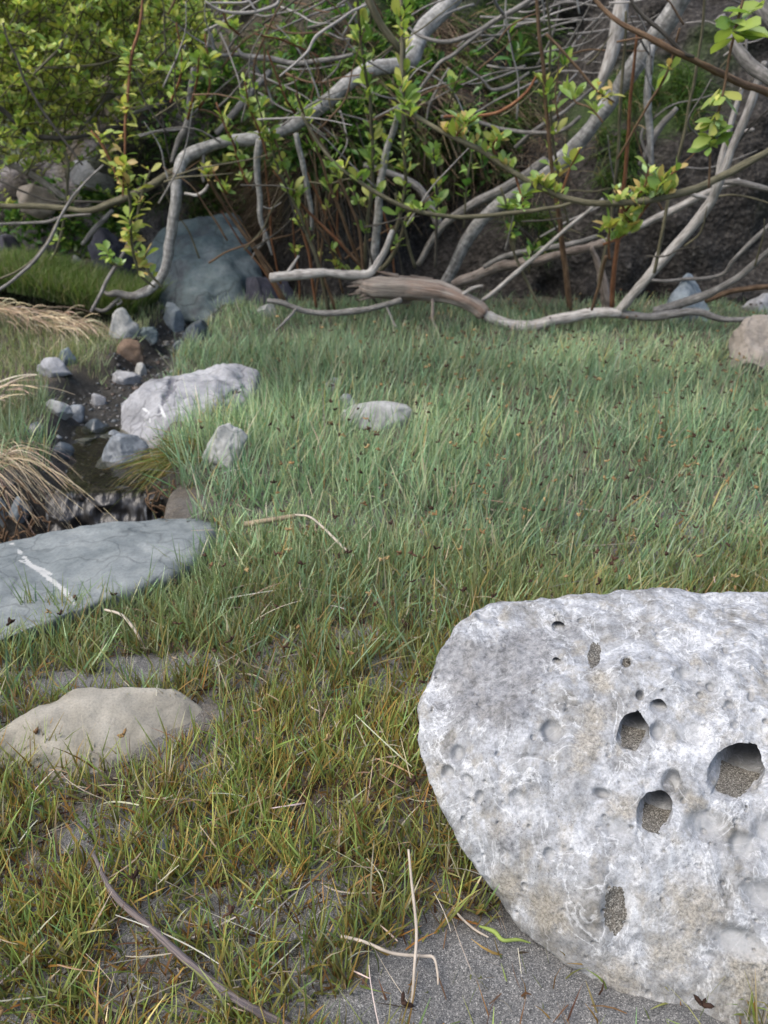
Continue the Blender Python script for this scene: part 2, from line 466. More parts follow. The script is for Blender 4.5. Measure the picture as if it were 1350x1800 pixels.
def rock_px(box, mat, label, seed, deep=.8, rot=0., Yc=None, sub=4, cuts=15, amp=.06, sink=.3, tilt=0., sharp=.64, cat='rock', name='rock', foot=True):
    u0, v0, u1, v1 = box; uc = (u0 + u1) / 2
    if Yc is None:
        g = G(uc, v1); yb = g[1]; t = yb / ray(uc, v1)[1]
        a = (u1 - u0) / 2 * t / FPX; Yc = yb + a * deep * .6
    t = Yc / ray(uc, (v0 + v1) / 2)[1]
    a = (u1 - u0) / 2 * t / FPX
    top, bot = P(uc, v0, Yc)[2], P(uc, v1, Yc)[2]
    bot -= sink * (top - bot)
    c = (top - bot) / 2; loc = P(uc, (v0 + v1) / 2, Yc); loc[2] = (top + bot) / 2
    me = blob_mesh((a, a * deep, c), seed, cuts, sub, amp, sharp=sharp)
    o = link(name, me, M[mat], None, tuple(loc)); o.rotation_euler = (0, tilt, rot)
    if foot: FOOT.append((loc[0], loc[1], a * .95, a * deep * .95)); FOOT.append((loc[0], loc[1] - a * deep - .005, a * .7, .03))
    tag(o, label, cat)
    return o

M['boulder'] = None
M['slab'] = mat_rock('blue_grey_stone', (.085, .098, .098), (.14, .156, .154), (.20, .215, .207), 11, 220, .0016, .7, (.34, .34, .32), .35, crack_sc=7)
M['tan'] = mat_rock('tan_sandstone', (.18, .165, .13), (.26, .24, .195), (.32, .30, .25), 14, 420, .0016, .85, (.6, .58, .5), .0)
M['grey'] = mat_rock('grey_stone', (0.150, 0.150, 0.153), (0.245, 0.245, 0.248), (0.306, 0.306, 0.306), 10, 130, .003, .8, (.42, .42, .41), .45, crack_sc=6, mask2=(.12, .12, .13))
M['pale'] = mat_rock('pale_stone', (0.177, 0.177, 0.163), (0.279, 0.279, 0.262), (0.354, 0.354, 0.333), 12, 150, .003, .8, crack=.3)
M['dark'] = mat_rock('dark_wet_stone', (0.024, 0.031, 0.034), (0.051, 0.061, 0.067), (0.109, 0.122, 0.129), 14, 120, .003, .38, (.45, .46, .47), .3, spec=.5)
M['slaty'] = mat_rock('slaty_stone', (0.054, 0.061, 0.068), (0.136, 0.150, 0.160), (0.245, 0.258, 0.272), 22, 150, .004, .5, (.5, .5, .5), .35, spec=.45)
M['serp'] = mat_rock('green_serpentine', (.065, .068, .075), (.105, .135, .135), (.19, .21, .21), 7, 60, .006, .7, (.075, .085, .095), .4, crack_sc=4, mask2=(.045, .05, .06))
M['purple'] = mat_rock('purple_stone', (0.028, 0.028, 0.036), (0.056, 0.054, 0.068), (0.112, 0.104, 0.120), 9, 60, .006, .8, crack=.4)
M['rust'] = mat_rock('rust_stone', (0.088, 0.054, 0.034), (0.150, 0.102, 0.068), (0.204, 0.150, 0.109), 10, 90, .004, .8, crack=.2)
M['bluestone'] = mat_rock('blue_stone', (0.102, 0.122, 0.136), (0.163, 0.190, 0.204), (0.231, 0.258, 0.272), 10, 120, .003, .7, crack=.25)
M['buff'] = mat_rock('buff_stone', (0.150, 0.126, 0.102), (0.224, 0.194, 0.160), (0.272, 0.252, 0.224), 6, 90, .003, .85, (.42, .42, .42), .25)

M['quartz'] = mat_rock('white_quartz', (.55, .55, .54), (.68, .68, .67), (.78, .78, .77), 20, 200, .002, .6, crack=.1)
def mat_boulder():
    k = NT('bored_limestone'); v = k.coord()
    st = k.scalev(v, (1, 1, .45))
    big = k.noise(st, 20, 7, .68, .8)
    c = k.ramp(big, [(.32, (.13, .125, .113)), (.43, (.235, .237, .235)), (.53, (.285, .294, .304)), (.65, (.42, .424, .422))])
    blotch = k.ramp(k.noise(v, 55, 6, .7, .5), [(.32, .55), (.5, 1.0), (.7, 1.22)])
    c = k.mix(.85, c, blotch, 'MULTIPLY')
    ven = k.ramp(k.math('ABSOLUTE', k.math('SUBTRACT', k.noise(st, 26, 5, .6, 1.2), .5)), [(.0, 1), (.022, 0)])
    c = k.mix(k.math('MULTIPLY', ven, .45), c, (.60, .61, .61))
    br = k.ramp(k.noise(k.scalev(v, (1.3, 1.3, .6)), 38, 5, .65), [(.52, 0), (.66, 1)])
    c = k.mix(k.math('MULTIPLY', br, .65), c, (.23, .21, .17))
    f = k.noise(v, 420, 5, .8); f2 = k.noise(v, 170, 6, .8, .3)
    c = k.mix(.85, c, k.ramp(f2, [(.30, .42), (.48, .95), (.66, 1.25)]), 'MULTIPLY')
    c = k.mix(.8, c, k.ramp(f, [(.30, .5), (.5, .97), (.72, 1.25)]), 'MULTIPLY')
    pit = k.ramp(k.noise(v, 520, 3, .6), [(.30, 0), (.38, 1)])
    pm = k.ramp(k.noise(v, 45, 3), [(.42, 0), (.6, .75)])
    c = k.mix(pm, c, k.mix(1, c, pit, 'MULTIPLY'))
    dark = k.ramp(k.math('MULTIPLY', k.attr('mask').outputs['Fac'], k.ramp(f2, [(.3, 1.7), (.62, .75)])), [(.2, 0), (.6, 1)])
    c = k.mix(k.math('MULTIPLY', dark, .72), c, k.mix(k.ramp(f2, [(.38, 0), (.62, 1)]), (.06, .06, .063), (.21, .21, .212)))
    br2 = k.ramp(k.math('MULTIPLY', k.attr('mask2').outputs['Fac'], k.ramp(k.noise(v, 120, 5, .75), [(.3, .5), (.62, 1.3)])), [(.25, 0), (.7, 1)])
    c = k.mix(k.math('MULTIPLY', br2, .75), c, k.mix(k.ramp(f, [(.38, 0), (.62, 1)]), (.10, .09, .07), (.34, .31, .255)))
    bl = k.attr('bore').outputs['Fac']
    c = k.mix(k.math('MULTIPLY', bl, .7), c, (.27, .275, .275))
    h = k.math('ADD', k.noise(st, 70, 7, .7, .6), k.math('MULTIPLY', f, .35))
    nb = k.bump(h, .6, .0018); nb = k.bump(pit, .3, .0010, nb)
    return k.done(c, .85, nb, .25)
M['boulder'] = mat_boulder()
def mat_pocket():
    k = NT('brown_sand'); v = k.coord()
    sp = k.n('ShaderNodeSeparateColor'); k.l(k.voro(v, 1300, 'F1', 'Color'), sp.inputs[0])
    c = k.ramp(sp.outputs[0], [(0, (.03, .028, .024)), (.4, (.085, .078, .066)), (.8, (.14, .13, .112)), (1, (.26, .25, .22))])
    return k.done(c, .9, k.bump(sp.outputs[1], .6, .001), .2)
M['pocket'] = mat_pocket()

def build_boulder():
    sil = [(795, 1105, .63), (832, 1078, .655), (900, 1055, .67), (965, 1044, .67), (1080, 1043, .67), (1140, 1034, .665), (1290, 1036, .665), (1350, 1042, .665), (1480, 1062, .68), (1640, 1140, .68),
           (755, 1180, .60), (732, 1245, .57), (726, 1300, .55), (736, 1350, .53), (762, 1402, .51), (800, 1452, .495), (832, 1512, .485), (872, 1580, .470), (905, 1630, .452),
           (945, 1668, .437), (1012, 1706, .420), (1100, 1752, .402), (1182, 1802, .385), (1290, 1860, .37), (1450, 1880, .365),
           (1000, 1180, .565), (1150, 1180, .562), (1320, 1180, .56), (900, 1250, .535), (860, 1350, .508), (1000, 1350, .500), (1150, 1350, .495), (1320, 1350, .490), (1480, 1350, .49),
           (1000, 1500, .455), (1150, 1500, .445), (1320, 1500, .44), (1480, 1500, .44), (1060, 1620, .425), (1200, 1650, .41), (1350, 1680, .395), (1600, 1600, .43)]
    pts_ = px_poly(sil)
    pts_ += [np.array(p) for p in [(.12, .74, .10), (.30, .80, .085), (.52, .80, .085), (.62, .66, .14), (.06, .70, .06), (.12, .82, .0), (.5, .9, .0), (.66, .7, .0), (.14, .50, -.05), (.3, .40, -.05), (.5, .42, -.05), (.6, .8, -.05), (.1, .75, -.05)]]
    me = hull_rock(pts_, .0029, 20, [(.0050, 12), (.0013, 45), (.0007, 150)], 101)
    v = verts_of(me); q_ = v @ np.array([[1, 0, 0], [0, 1, 0], [.35, 0, .30]]).T
    rid = np.abs(fbm(q_, 26, 3, 311)) * .0034 + np.abs(fbm(v, 60, 2, 317)) * .0016
    put_verts(me, v - normals_of(me) * (.0025 - rid)[:, None])
    bm = bmesh.new(); bm.from_mesh(me)
    bvh = BVHTree.FromBMesh(bm)
    def hit(u, v):
        loc, n, i, d = bvh.ray_cast(Vector((0, 0, CAM_H)), Vector(ray(u, v)).normalized())
        return (np.array(loc), np.array(n), d) if loc is not None else None
    holes = [(1292, 1362, 37, 52, 115, 1), (1112, 1288, 23, 36, 85, 1), (1150, 1432, 25, 37, 85, 1), (1180, 1372, 13, 24, 14.5, 0), (1158, 1242, 13, 14, 24, 0), (1156, 1286, 13, 19, 7, 0),
             (972, 1287, 21, 24, 9, 0), (982, 1101, 11, 11, 22, 0), (978, 1162, 7, 7, 17, 0), (1125, 1222, 7, 9, 11, 0), (1101, 1163, 10, 11, 7, 1), (1200, 1185, 22, 16, 4, 0), (1215, 1287, 27, 26, 4, 0),
             (1060, 1395, 17, 11, 9, 0), (1240, 1450, 38, 32, 7, 0), (1308, 1490, 25, 32, 8, 0), (1340, 1575, 34, 34, 7, 0), (1295, 1655, 50, 32, 6, 0), (803, 1325, 13, 20, 7, 0), (788, 1358, 13, 15, 6, 0),
             (820, 1372, 14, 14, 4, 0), (842, 1402, 9, 15, 5, 0), (910, 1402, 17, 17, 4, 0), (1082, 1600, 24, 52, 7, 2), (1045, 1150, 15, 28, 3, 2), (965, 1502, 10, 15, 4, 0), (850, 1082, 16, 10, 5, 0), (826, 1086, 9, 6, 4, 0),
             (1080, 1455, 30, 24, 4, 0), (1248, 1208, 7, 9, 4, 0), (1230, 1222, 6, 7, 4, 0), (1282, 1240, 8, 9, 4, 0), (1320, 1225, 6, 10, 4, 0), (1292, 1275, 7, 7, 3, 0), (1350, 1460, 25, 35, 8, 0), (870, 1195, 85, 60, 9, 9), (1190, 1140, 40, 30, 3, 9)]
    rg = random.Random(4)
    for _ in range(150):
        u, v = rg.uniform(740, 1350), rg.uniform(1060, 1780); r = rg.choice([2.5, 3, 3, 3.5, 4, 5, 6]); holes.append((u, v, r, r * rg.uniform(.8, 1.3), rg.uniform(2, 4.5), 0))
    hs = []
    for (u, v, ru, rv, dep, kind) in holes:
        h = hit(u, v)
        if h is None: continue
        c, n, d = h; view = ray(u, v); view /= np.linalg.norm(view)
        ax = -n * .62 + view * .38
        if dep > 15: ax = np.array([view[0] / view[1] * 1.12, 1.0, -.16])
        ax /= np.linalg.norm(ax)
        right = np.cross(ax, [0, 0, 1.0]); right /= np.linalg.norm(right); up = np.cross(right, ax)
        ha, hb = hit(u, v - rv), hit(u, v + rv)
        rvw = abs(float((ha[0] - hb[0]) @ up)) / 2 if ha and hb else rv * d / FPX
        hs.append((c, ax, right, up, ru * d / FPX, max(rvw, .35 * rv * d / FPX), dep / 1000., kind, n))
    for lvl, rmax in ((0, .03), (1, .0075), (2, 0)):
        vs_ = np.array([v.co[:] for v in bm.verts]); sel = np.zeros(len(vs_), bool)
        for c, ax, R_, U_, ru, rv, dep, kind, n in hs:
            if kind == 9 or (lvl == 1 and max(ru, rv) > rmax and dep < .015) or (lvl == 2 and dep < .015): continue
            q = vs_ - c
            rr = max(ru, rv)
            d2 = (q ** 2).sum(1)
            if lvl == 0: sel |= d2 < (rr * 1.5 + .002) ** 2
            else:
                rho = np.sqrt((q @ R_ / ru) ** 2 + (q @ U_ / rv) ** 2); sel |= (d2 < (rr * 1.8) ** 2) & (rho > .55) & (rho < 1.4)
        bm.verts.ensure_lookup_table()
        eds = [e for e in bm.edges if sel[e.verts[0].index] and sel[e.verts[1].index]]
        bmesh.ops.subdivide_edges(bm, edges=eds, cuts=1, use_grid_fill=True)
        bm.verts.index_update()
    bmesh.ops.triangulate(bm, faces=[f for f in bm.faces if len(f.verts) > 4])
    bm.to_mesh(me); bm.free(); me.update()
    v = verts_of(me); v0 = v.copy()
    bore = np.zeros(len(v)); sand = np.zeros(len(v), int) - 1
    wob = fbm(v0, 150, 2, 55); wob2 = fbm(v0, 55, 2, 59)
    for hi, (c, ax, R_, U_, ru, rv, dep, kind, n) in enumerate(hs):
        q = v0 - c; x = q @ R_; y = q @ U_; z = q @ ax
        rho = np.sqrt((x / ru) ** 2 + (y / rv) ** 2) + .05 * wob + .06 * wob2
        ok = (np.abs(z) < max(ru, rv) * 1.6 + .012) & (rho < 1.3)
        if kind == 9: f = 1 - sstep(.0, 1.2, rho)
        elif dep > .009: f = 1 - sstep(.80, 1.05, rho)
        else: f = 1 - sstep(.35, 1.1, rho)
        de = np.full(len(v), dep)
        if kind == 1 and dep > .015:
            pass
        elif kind in (1, 2):
            s_ = ok & (rho < (.8 if kind == 1 else .82) + .35 * wob); sand[s_] = hi
        v[ok] += np.outer((f * de)[ok], ax)
        if kind != 9:
            bore[ok] = np.maximum(bore[ok], (f * min(1, dep / .006))[ok])
    put_verts(me, v)
    m1 = np.zeros(len(v)); m2 = np.zeros(len(v))
    for (u, vv, r, w) in [(850, 1190, .050, 1.2), (830, 1230, .030, .9), (905, 1180, .035, 1.0), (790, 1165, .035, 1.0), (925, 1140, .035, .9), (885, 1230, .035, 1.0), (1000, 1105, .02, .5), (775, 1240, .02, .5), (1240, 1620, .03, .4), (900, 1480, .03, .4), (1040, 1290, .02, .4)]:
        h = hit(u, vv)
        if h: m1 = np.maximum(m1, w * np.exp(-((v0 - h[0]) ** 2).sum(1) / (r * .75) ** 2))
    for (u, vv, r, w) in [(1045, 1260, .02, .9), (1035, 1310, .02, .9), (1055, 1200, .018, .8), (1020, 1340, .02, .6), (1220, 1600, .035, .8), (1180, 1680, .03, .8), (960, 1600, .03, .8), (900, 1560, .03, .7), (1080, 1720, .035, .8), (1220, 1420, .015, .8), (1320, 1720, .04, .8), (880, 1450, .02, .5), (1100, 1420, .02, .6), (950, 1400, .02, .4), (1240, 1240, .02, .6)]:
        h = hit(u, vv)
        if h: m2 = np.maximum(m2, w * np.exp(-((v0 - h[0]) ** 2).sum(1) / (r * .75) ** 2))
    m2 = np.maximum(m2, .42 * sstep(.06, .005, v0[:, 2]))
    set_attr(me, 'mask', m1); set_attr(me, 'mask2', m2); set_attr(me, 'bore', bore)
    loc = np.array([.33, .6, 0.0])
    put_verts(me, v - loc)
    o = link('boulder', me, M['boulder'], None, tuple(loc))
    tag(o, 'large pale limestone boulder riddled with round bored holes, on the sand', 'boulder')
    # sand lying on the floor of the deep bores
    for (c, ax, R_, U_, ru, rv, dep, kind, n) in hs:
        if not (kind == 1 and dep > .015): continue
        NN = 16; z0 = -float((U_ * -rv) @ n) / float(ax @ n) if abs(float(ax @ n)) > .2 else -rv
        z0 = min(z0, 0) * .62
        vv, qq = [], []
        for a in range(NN):
            sN = a / (NN - 1); yy = rv * (-.94 + .36 * sN); hw = ru * math.sqrt(max(.05, 1 - (yy / rv) ** 2)) * 1.42
            zz = z0 + (min(dep, 1.9 * rv) * .92 - z0) * sN
            for b_ in range(NN):
                xx = hw * (b_ / (NN - 1) * 2 - 1); vv.append(c + R_ * xx + U_ * (yy + .10 * rv * (xx / ru) ** 2) + ax * zz)
        vv = np.array(vv); vv = vv + np.outer(.0007 * fbm(vv, 500, 2, 3), U_)
        ii = np.arange(NN * NN).reshape(NN, NN); qq = np.stack([ii[:-1, :-1], ii[:-1, 1:], ii[1:, 1:], ii[1:, :-1]], -1).reshape(-1, 4)
        link('sand_pocket', mesh_np('sand_pocket', vv - loc, qq), M['pocket'], o)
    # sand caught in the shallow hollows, draped on the stone
    bv2 = BVHTree.FromPolygons([tuple(a) for a in v], [tuple(p.vertices) for p in me.polygons])
    for hi, (c, ax, R_, U_, ru, rv, dep, kind, n) in enumerate(hs):
        if not (kind == 2 or (kind == 1 and dep <= .015)): continue
        NR, NA = 12, 56; vv = []
        for a in range(NR):
            for b_ in range(NA):
                th = 2 * math.pi * b_ / NA; lim = .84 + .09 * math.sin(th * 2 + hi) + .05 * math.sin(th * 5 + hi * 2)
                q = a / (NR - 1) * lim; p0 = c + R_ * (ru * q * math.cos(th)) + U_ * (rv * q * math.sin(th))
                hp = bv2.ray_cast(Vector(p0 - ax * .03), Vector(ax))[0]
                p1 = np.array(hp) if hp is not None else p0
                vv.append(p1 - ax * (.0012 * (1 - (a / (NR - 1)) ** 4) - .0004))
        vv = np.array(vv); vv = vv - np.outer(.0004 * fbm(vv, 600, 2, 3), ax)
        ii = np.arange(NR * NA).reshape(NR, NA); nx_ = np.roll(ii, -1, 1)
        qq = np.stack([ii[:-1], nx_[:-1], nx_[1:], ii[1:]], -1).reshape(-1, 4)
        link('sand_pocket', mesh_np('sand_pocket', vv - loc, qq), M['pocket'], o)
    FOOT.append((.36, .62, .30, .17))
build_boulder()

def slab_like(lst, extra, name, mat, label, vox, sm, amps, seed, vein=None, vein2=None, cat='boulder', ref=None):
    pts_ = px_poly(lst) + [np.array(e) for e in extra]
    me = hull_rock(pts_, vox, sm, amps, seed)
    v = verts_of(me); m = np.zeros(len(v)); m2 = np.zeros(len(v))
    bvh = BVHTree.FromPolygons([tuple(a) for a in v], [tuple(p.vertices) for p in me.polygons])
    def lay(lines, arr):
        for (w, pl) in lines:
            hp = []
            for (u, vv) in pl:
                loc, n, i, d = bvh.ray_cast(Vector((0, 0, CAM_H)), Vector(ray(u, vv)).normalized())
                if loc is not None: hp.append(np.array(loc))
            for a, b in zip(hp[:-1], hp[1:]):
                ab = b - a; tt = np.clip(((v - a) @ ab) / (ab @ ab + 1e-12), 0, 1)
                d = np.linalg.norm(v - (a + np.outer(tt, ab)), axis=1) + .3 * w * fbm(v, 90, 3, 5)
                arr[:] = np.maximum(arr, 1 - sstep(w * .5, w * 1.1, d))
    if vein: lay(vein, m)
    if vein2: lay(vein2, m2)
    if vein2:                       # open joints in the stone are cut in
        put_verts(me, v - normals_of(me) * (m2 * .008)[:, None]); v = verts_of(me)
    loc = v.mean(0)
    put_verts(me, v - loc); set_attr(me, 'mask', m); set_attr(me, 'mask2', m2)
    o = link(name, me, M[mat], None, tuple(loc)); tag(o, label, cat)
    return o
# blue-grey slab with a white vein
slab_like([(-60, 985, 1.14), (20, 952, 1.19), (110, 932, 1.22), (190, 915, 1.24), (280, 905, 1.25), (350, 903, 1.25), (385, 915, 1.23), (385, 955, 1.17), (310, 1004, .022), (200, 1040, .024), (120, 1074, .026), (0, 1124, .026), (-80, 1156, .024), (-130, 1060, 1.0), (120, 985, 1.10), (250, 950, 1.16)],
          [(-.72, .9, -.08), (-.3, 1.1, -.1), (-.32, 1.22, -.1), (-.85, 1.15, -.1), (-.55, .92, -.06), (-.45, .98, -.06)], 'boulder', 'slab', 'smooth blue-grey slab crossed by a white quartz vein', .0036, 20, [(.008, 8), (.003, 30)], 201,
          vein=[(.0042, [(20, 955), (50, 990), (85, 1015), (115, 1040), (128, 1062)]), (.0022, [(35, 985), (75, 1000), (90, 1010)]), (.006, [(365, 925), (385, 940)])])
FOOT += [(-.58, 1.17, .16, .10), (-.42, 1.10, .13, .10), (-.55, 1.30, .26, .12), (-.88, 1.30, .2, .14), (-.46, 1.0, .12, .05), (-.54, .91, .10, .045), (-.50, 1.06, .22, .12), (-.38, 1.16, .12, .09), (-.62, 1.0, .14, .12)]
# tan sandstone
slab_like([(-40, 1300, .020), (0, 1288, .025), (60, 1240, .032), (130, 1203, .036), (200, 1200, .036), (262, 1210, .030), (322, 1211, .018), (334, 1224, .004), (290, 1250, .002), (240, 1266, .016), (200, 1310, .004), (110, 1330, .004), (20, 1345, .002), (-60, 1350, .0), (160, 1240, .034), (60, 1300, .016)],
          [(-.38, .62, -.04), (-.22, .66, -.04), (-.18, .74, -.04), (-.35, .78, -.04), (-.45, .68, -.04)], 'rock', 'tan', 'flat pale tan sandstone wedge set into the sand below the slab', .004, 3, [(.005, 12), (.002, 40)], 231, cat='rock')
FOOT += [(-.32, .715, .11, .05), (-.22, .735, .06, .025)]
# cracked grey boulder
slab_like([(206, 708, -.005), (222, 688, .03), (265, 665, .05), (300, 662, .055), (340, 655, .06), (385, 643, .065), (425, 641, .06), (450, 655, .04), (444, 690, .02), (430, 706, .0), (395, 730, .0), (345, 744, -.005), (285, 756, -.02), (240, 752, -.03), (212, 734, -.035), (280, 688, .05), (380, 675, .055), (235, 715, .015), (300, 728, .018), (370, 716, .025)],
          [(-.64, 1.76, -.09), (-.50, 1.74, -.1), (-.33, 1.9, -.06), (-.33, 2.03, -.06), (-.62, 1.95, -.08)], 'boulder', 'grey', 'broken grey boulder with open cracks and a white quartz spot beside the stream', .0045, 6, [(.010, 9), (.005, 32)], 261,
          vein=[(.0045, [(280, 712), (284, 724), (290, 732)]), (.003, [(252, 718), (262, 726), (264, 742)])],
          vein2=[(.008, [(303, 664), (296, 690), (286, 705), (278, 722)]), (.006, [(315, 668), (300, 690)]), (.006, [(395, 700), (410, 690), (430, 680)]), (.0035, [(232, 690), (262, 712)]), (.003, [(290, 705), (335, 696), (372, 692)])])
FOOT += [(-.56, 1.82, .12, .09), (-.43, 1.90, .12, .10), (-.5, 1.76, .10, .04)]
# green boulder at the foot of the bank
slab_like([(245, 500, 3.35), (255, 440, 3.45), (285, 400, 3.55), (340, 384, 3.6), (395, 386, 3.6), (428, 415, 3.55), (448, 470, 3.45), (470, 535, 3.35), (440, 560, 3.22), (360, 566, 3.16), (290, 560, 3.18), (255, 535, 3.25), (330, 460, 3.32), (400, 480, 3.30)],
          [(-1.0, 3.3, -.12), (-.45, 3.25, -.12), (-.6, 3.9, -.1), (-1.0, 3.9, -.1), (-.7, 4.0, .3)], 'boulder', 'serp', 'tall blue-green serpentine boulder at the foot of the bank', .011, 6, [(.022, 5), (.010, 18)], 281)
FOOT += [(-.75, 3.4, .28, .25)]

rock_px((358, 742, 432, 830), 'pale', 'upright pale angular stone standing alone below the cracked grey boulder', 11, .75, .3, sub=5, sharp=.66, amp=.12, sink=.15, tilt=.25)
rock_px((596, 706, 732, 752), 'pale', 'low pale domed stone half sunk in the middle of the meadow', 23, .6, .1, sub=4, amp=.06, sharp=.8, sink=.35); FOOT.append((.0, 1.73, .07, .05))
rock_px((560, 664, 606, 692), 'grey', 'small grey stone peeping through grass, farther of the sunken meadow pair', 33, .7, .5, sink=.6)
rock_px((585, 690, 626, 720), 'grey', 'small grey stone peeping through grass just behind the low domed stone', 35, .7, .2, sink=.6)
rock_px((1262, 556, 1400, 660), 'buff', 'buff rounded boulder at the right edge of the meadow', 43, .8, .4, sub=5, amp=.08, sharp=.7, cat='boulder', name='boulder')
slab_like([(1209, 477, 3.0), (1215, 480, 3.02), (1178, 530, 2.92), (1184, 515, 2.93), (1240, 528, 2.95), (1234, 510, 2.98), (1210, 535, 2.88), (1206, 500, 2.94)], [(1.05, 2.9, -.03), (1.22, 2.9, -.03), (1.05, 3.1, -.03), (1.22, 3.1, -.03)], 'rock', 'bluestone', 'pointed blue-grey stone standing behind the fallen branch', .006, 3, [(.006, 14), (.003, 40)], 301, cat='rock')
rock_px((1312, 508, 1375, 560), 'grey', 'rounded grey stone behind the buff boulder', 48, .8, .1, Yc=3.1)
rock_px((425, 475, 520, 565), 'purple', 'dark purple stone leaning against the green boulder', 52, .8, .3, Yc=3.25, sharp=.6)
rock_px((452, 534, 492, 560), 'pale', 'small whitish stone at the edge of grass under the log', 54, .8, .3, Yc=3.02)
rock_px((188, 540, 246, 594), 'pale', 'rounded stone with a dark patch on the bright green bank', 61, .8, .6, amp=.12)
rock_px((243, 566, 277, 600), 'serp', 'small green stone touching the rounded stone', 62, .8, .2)
rock_px((205, 594, 262, 640), 'rust', 'rusty brown angular stone above the stream gravel', 63, .8, .5, sharp=.58, cuts=6)
rock_px((283, 530, 326, 582), 'bluestone', 'upright blue-grey stone in front of the green boulder', 64, .7, .3, sharp=.6)
rock_px((318, 562, 372, 600), 'dark', 'low dark stone in front of the green boulder', 65, .8, .2)
rock_px((303, 597, 333, 622), 'dark', 'small dark stone at the grass edge above the cracked boulder', 66, .8, .5)
rock_px((62, 628, 124, 664), 'grey', 'flat grey stone in the grass left of the stream', 67, .7, .1)
rock_px((100, 610, 134, 642), 'bluestone', 'blue-grey tilted stone behind the flat grey stone', 68, .8, .5, sharp=.6)
rock_px((78, 696, 126, 732), 'pale', 'pale stone at the left rim of the stream bed', 69, .8, .3, sharp=.64)
rock_px((144, 736, 198, 778), 'dark', 'dark wet round stone behind the small pool', 70, .8, .2, sharp=.75)
rock_px((174, 752, 230, 784), 'slaty', 'flat blue-grey stone at the back of the small pool', 71, .6, .1)
rock_px((163, 764, 262, 836), 'slaty', 'slaty dark-sided stone perched at the top of the cascade', 72, .55, .45, sub=5, sharp=.6, cuts=7, sink=.1, tilt=-.15)
rock_px((236, 636, 262, 660), 'pale', 'tiny white pebble stone above the cracked boulder', 73, .8, .1, sub=3)
rock_px((196, 652, 252, 676), 'grey', 'low grey stone at the head of the stream gravel', 74, .7, .1)
rock_px((132, 770, 168, 796), 'slaty', 'small grey stone at the left of the small pool', 77, .8, .1)
rock_px((6, 828, 56, 866), 'pale', 'olive rounded stone poking out of the left stream bank', 78, .8, .1, Yc=1.50)
rock_px((14, 868, 58, 912), 'bluestone', 'blue-grey block low in the left stream bank', 79, .6, .3, Yc=1.46, sharp=.58)
rock_px((-12, 866, 14, 925), 'bluestone', 'blue-grey sliver at the photo edge low in the stream bank', 80, .6, .3, Yc=1.46, sharp=.58)
rock_px((150, 395, 240, 490), 'purple', 'dark purple outcrop left of the green boulder', 81, .8, .3, Yc=3.8, sharp=.62, foot=False)
rock_px((-20, 410, 45, 480), 'purple', 'purplish outcrop at the left edge under the willow', 82, .8, .3, Yc=3.9, foot=False)
rock_px((20, 322, 108, 372), 'buff', 'cream stone high on the left bank behind leaves', 83, .7, .2, Yc=4.25, foot=False)
rock_px((110, 262, 235, 330), 'grey', 'grey ledge high on the left bank behind branches', 84, .7, .2, Yc=4.4, foot=False)
rock_px((55, 445, 92, 478), 'grey', 'small grey stone at the foot of the left bank', 85, .8, .2, Yc=3.7, foot=False)
rock_px((118, 448, 150, 475), 'pale', 'small pale stone at the foot of the left bank', 86, .8, .2, Yc=3.7, foot=False)
rock_px((275, 1475, 302, 1500), 'bluestone', 'small flat blue pebble among foreground grass', 87, .8, .2, sub=3)
rock_px((393, 912, 436, 940), 'quartz', 'white quartz chip at the end of the blue-grey slab', 88, .6, .2, sub=3, Yc=1.27)

rock_px((40, 735, 84, 768), 'dark', 'dark wet stone at the left rim of the lower stream bed', 171, .8, .3, sub=3)
rock_px((118, 712, 150, 738), 'slaty', 'small slaty stone in the middle of the stream gravel', 172, .8, .3, sub=3)
rock_px((232, 742, 262, 766), 'dark', 'small black stone tucked under the cracked boulder', 173, .8, .3, sub=3)
rock_px((90, 775, 130, 806), 'dark', 'black wet stone left of the cascade top', 174, .8, .3, sub=3)
rock_px((160, 690, 186, 712), 'grey', 'small grey cobble in the upper stream gravel', 175, .8, .3, sub=3)
rock_px((262, 790, 292, 818), 'dark', 'black stone right of the slaty cascade stone', 176, .8, .3, sub=3)
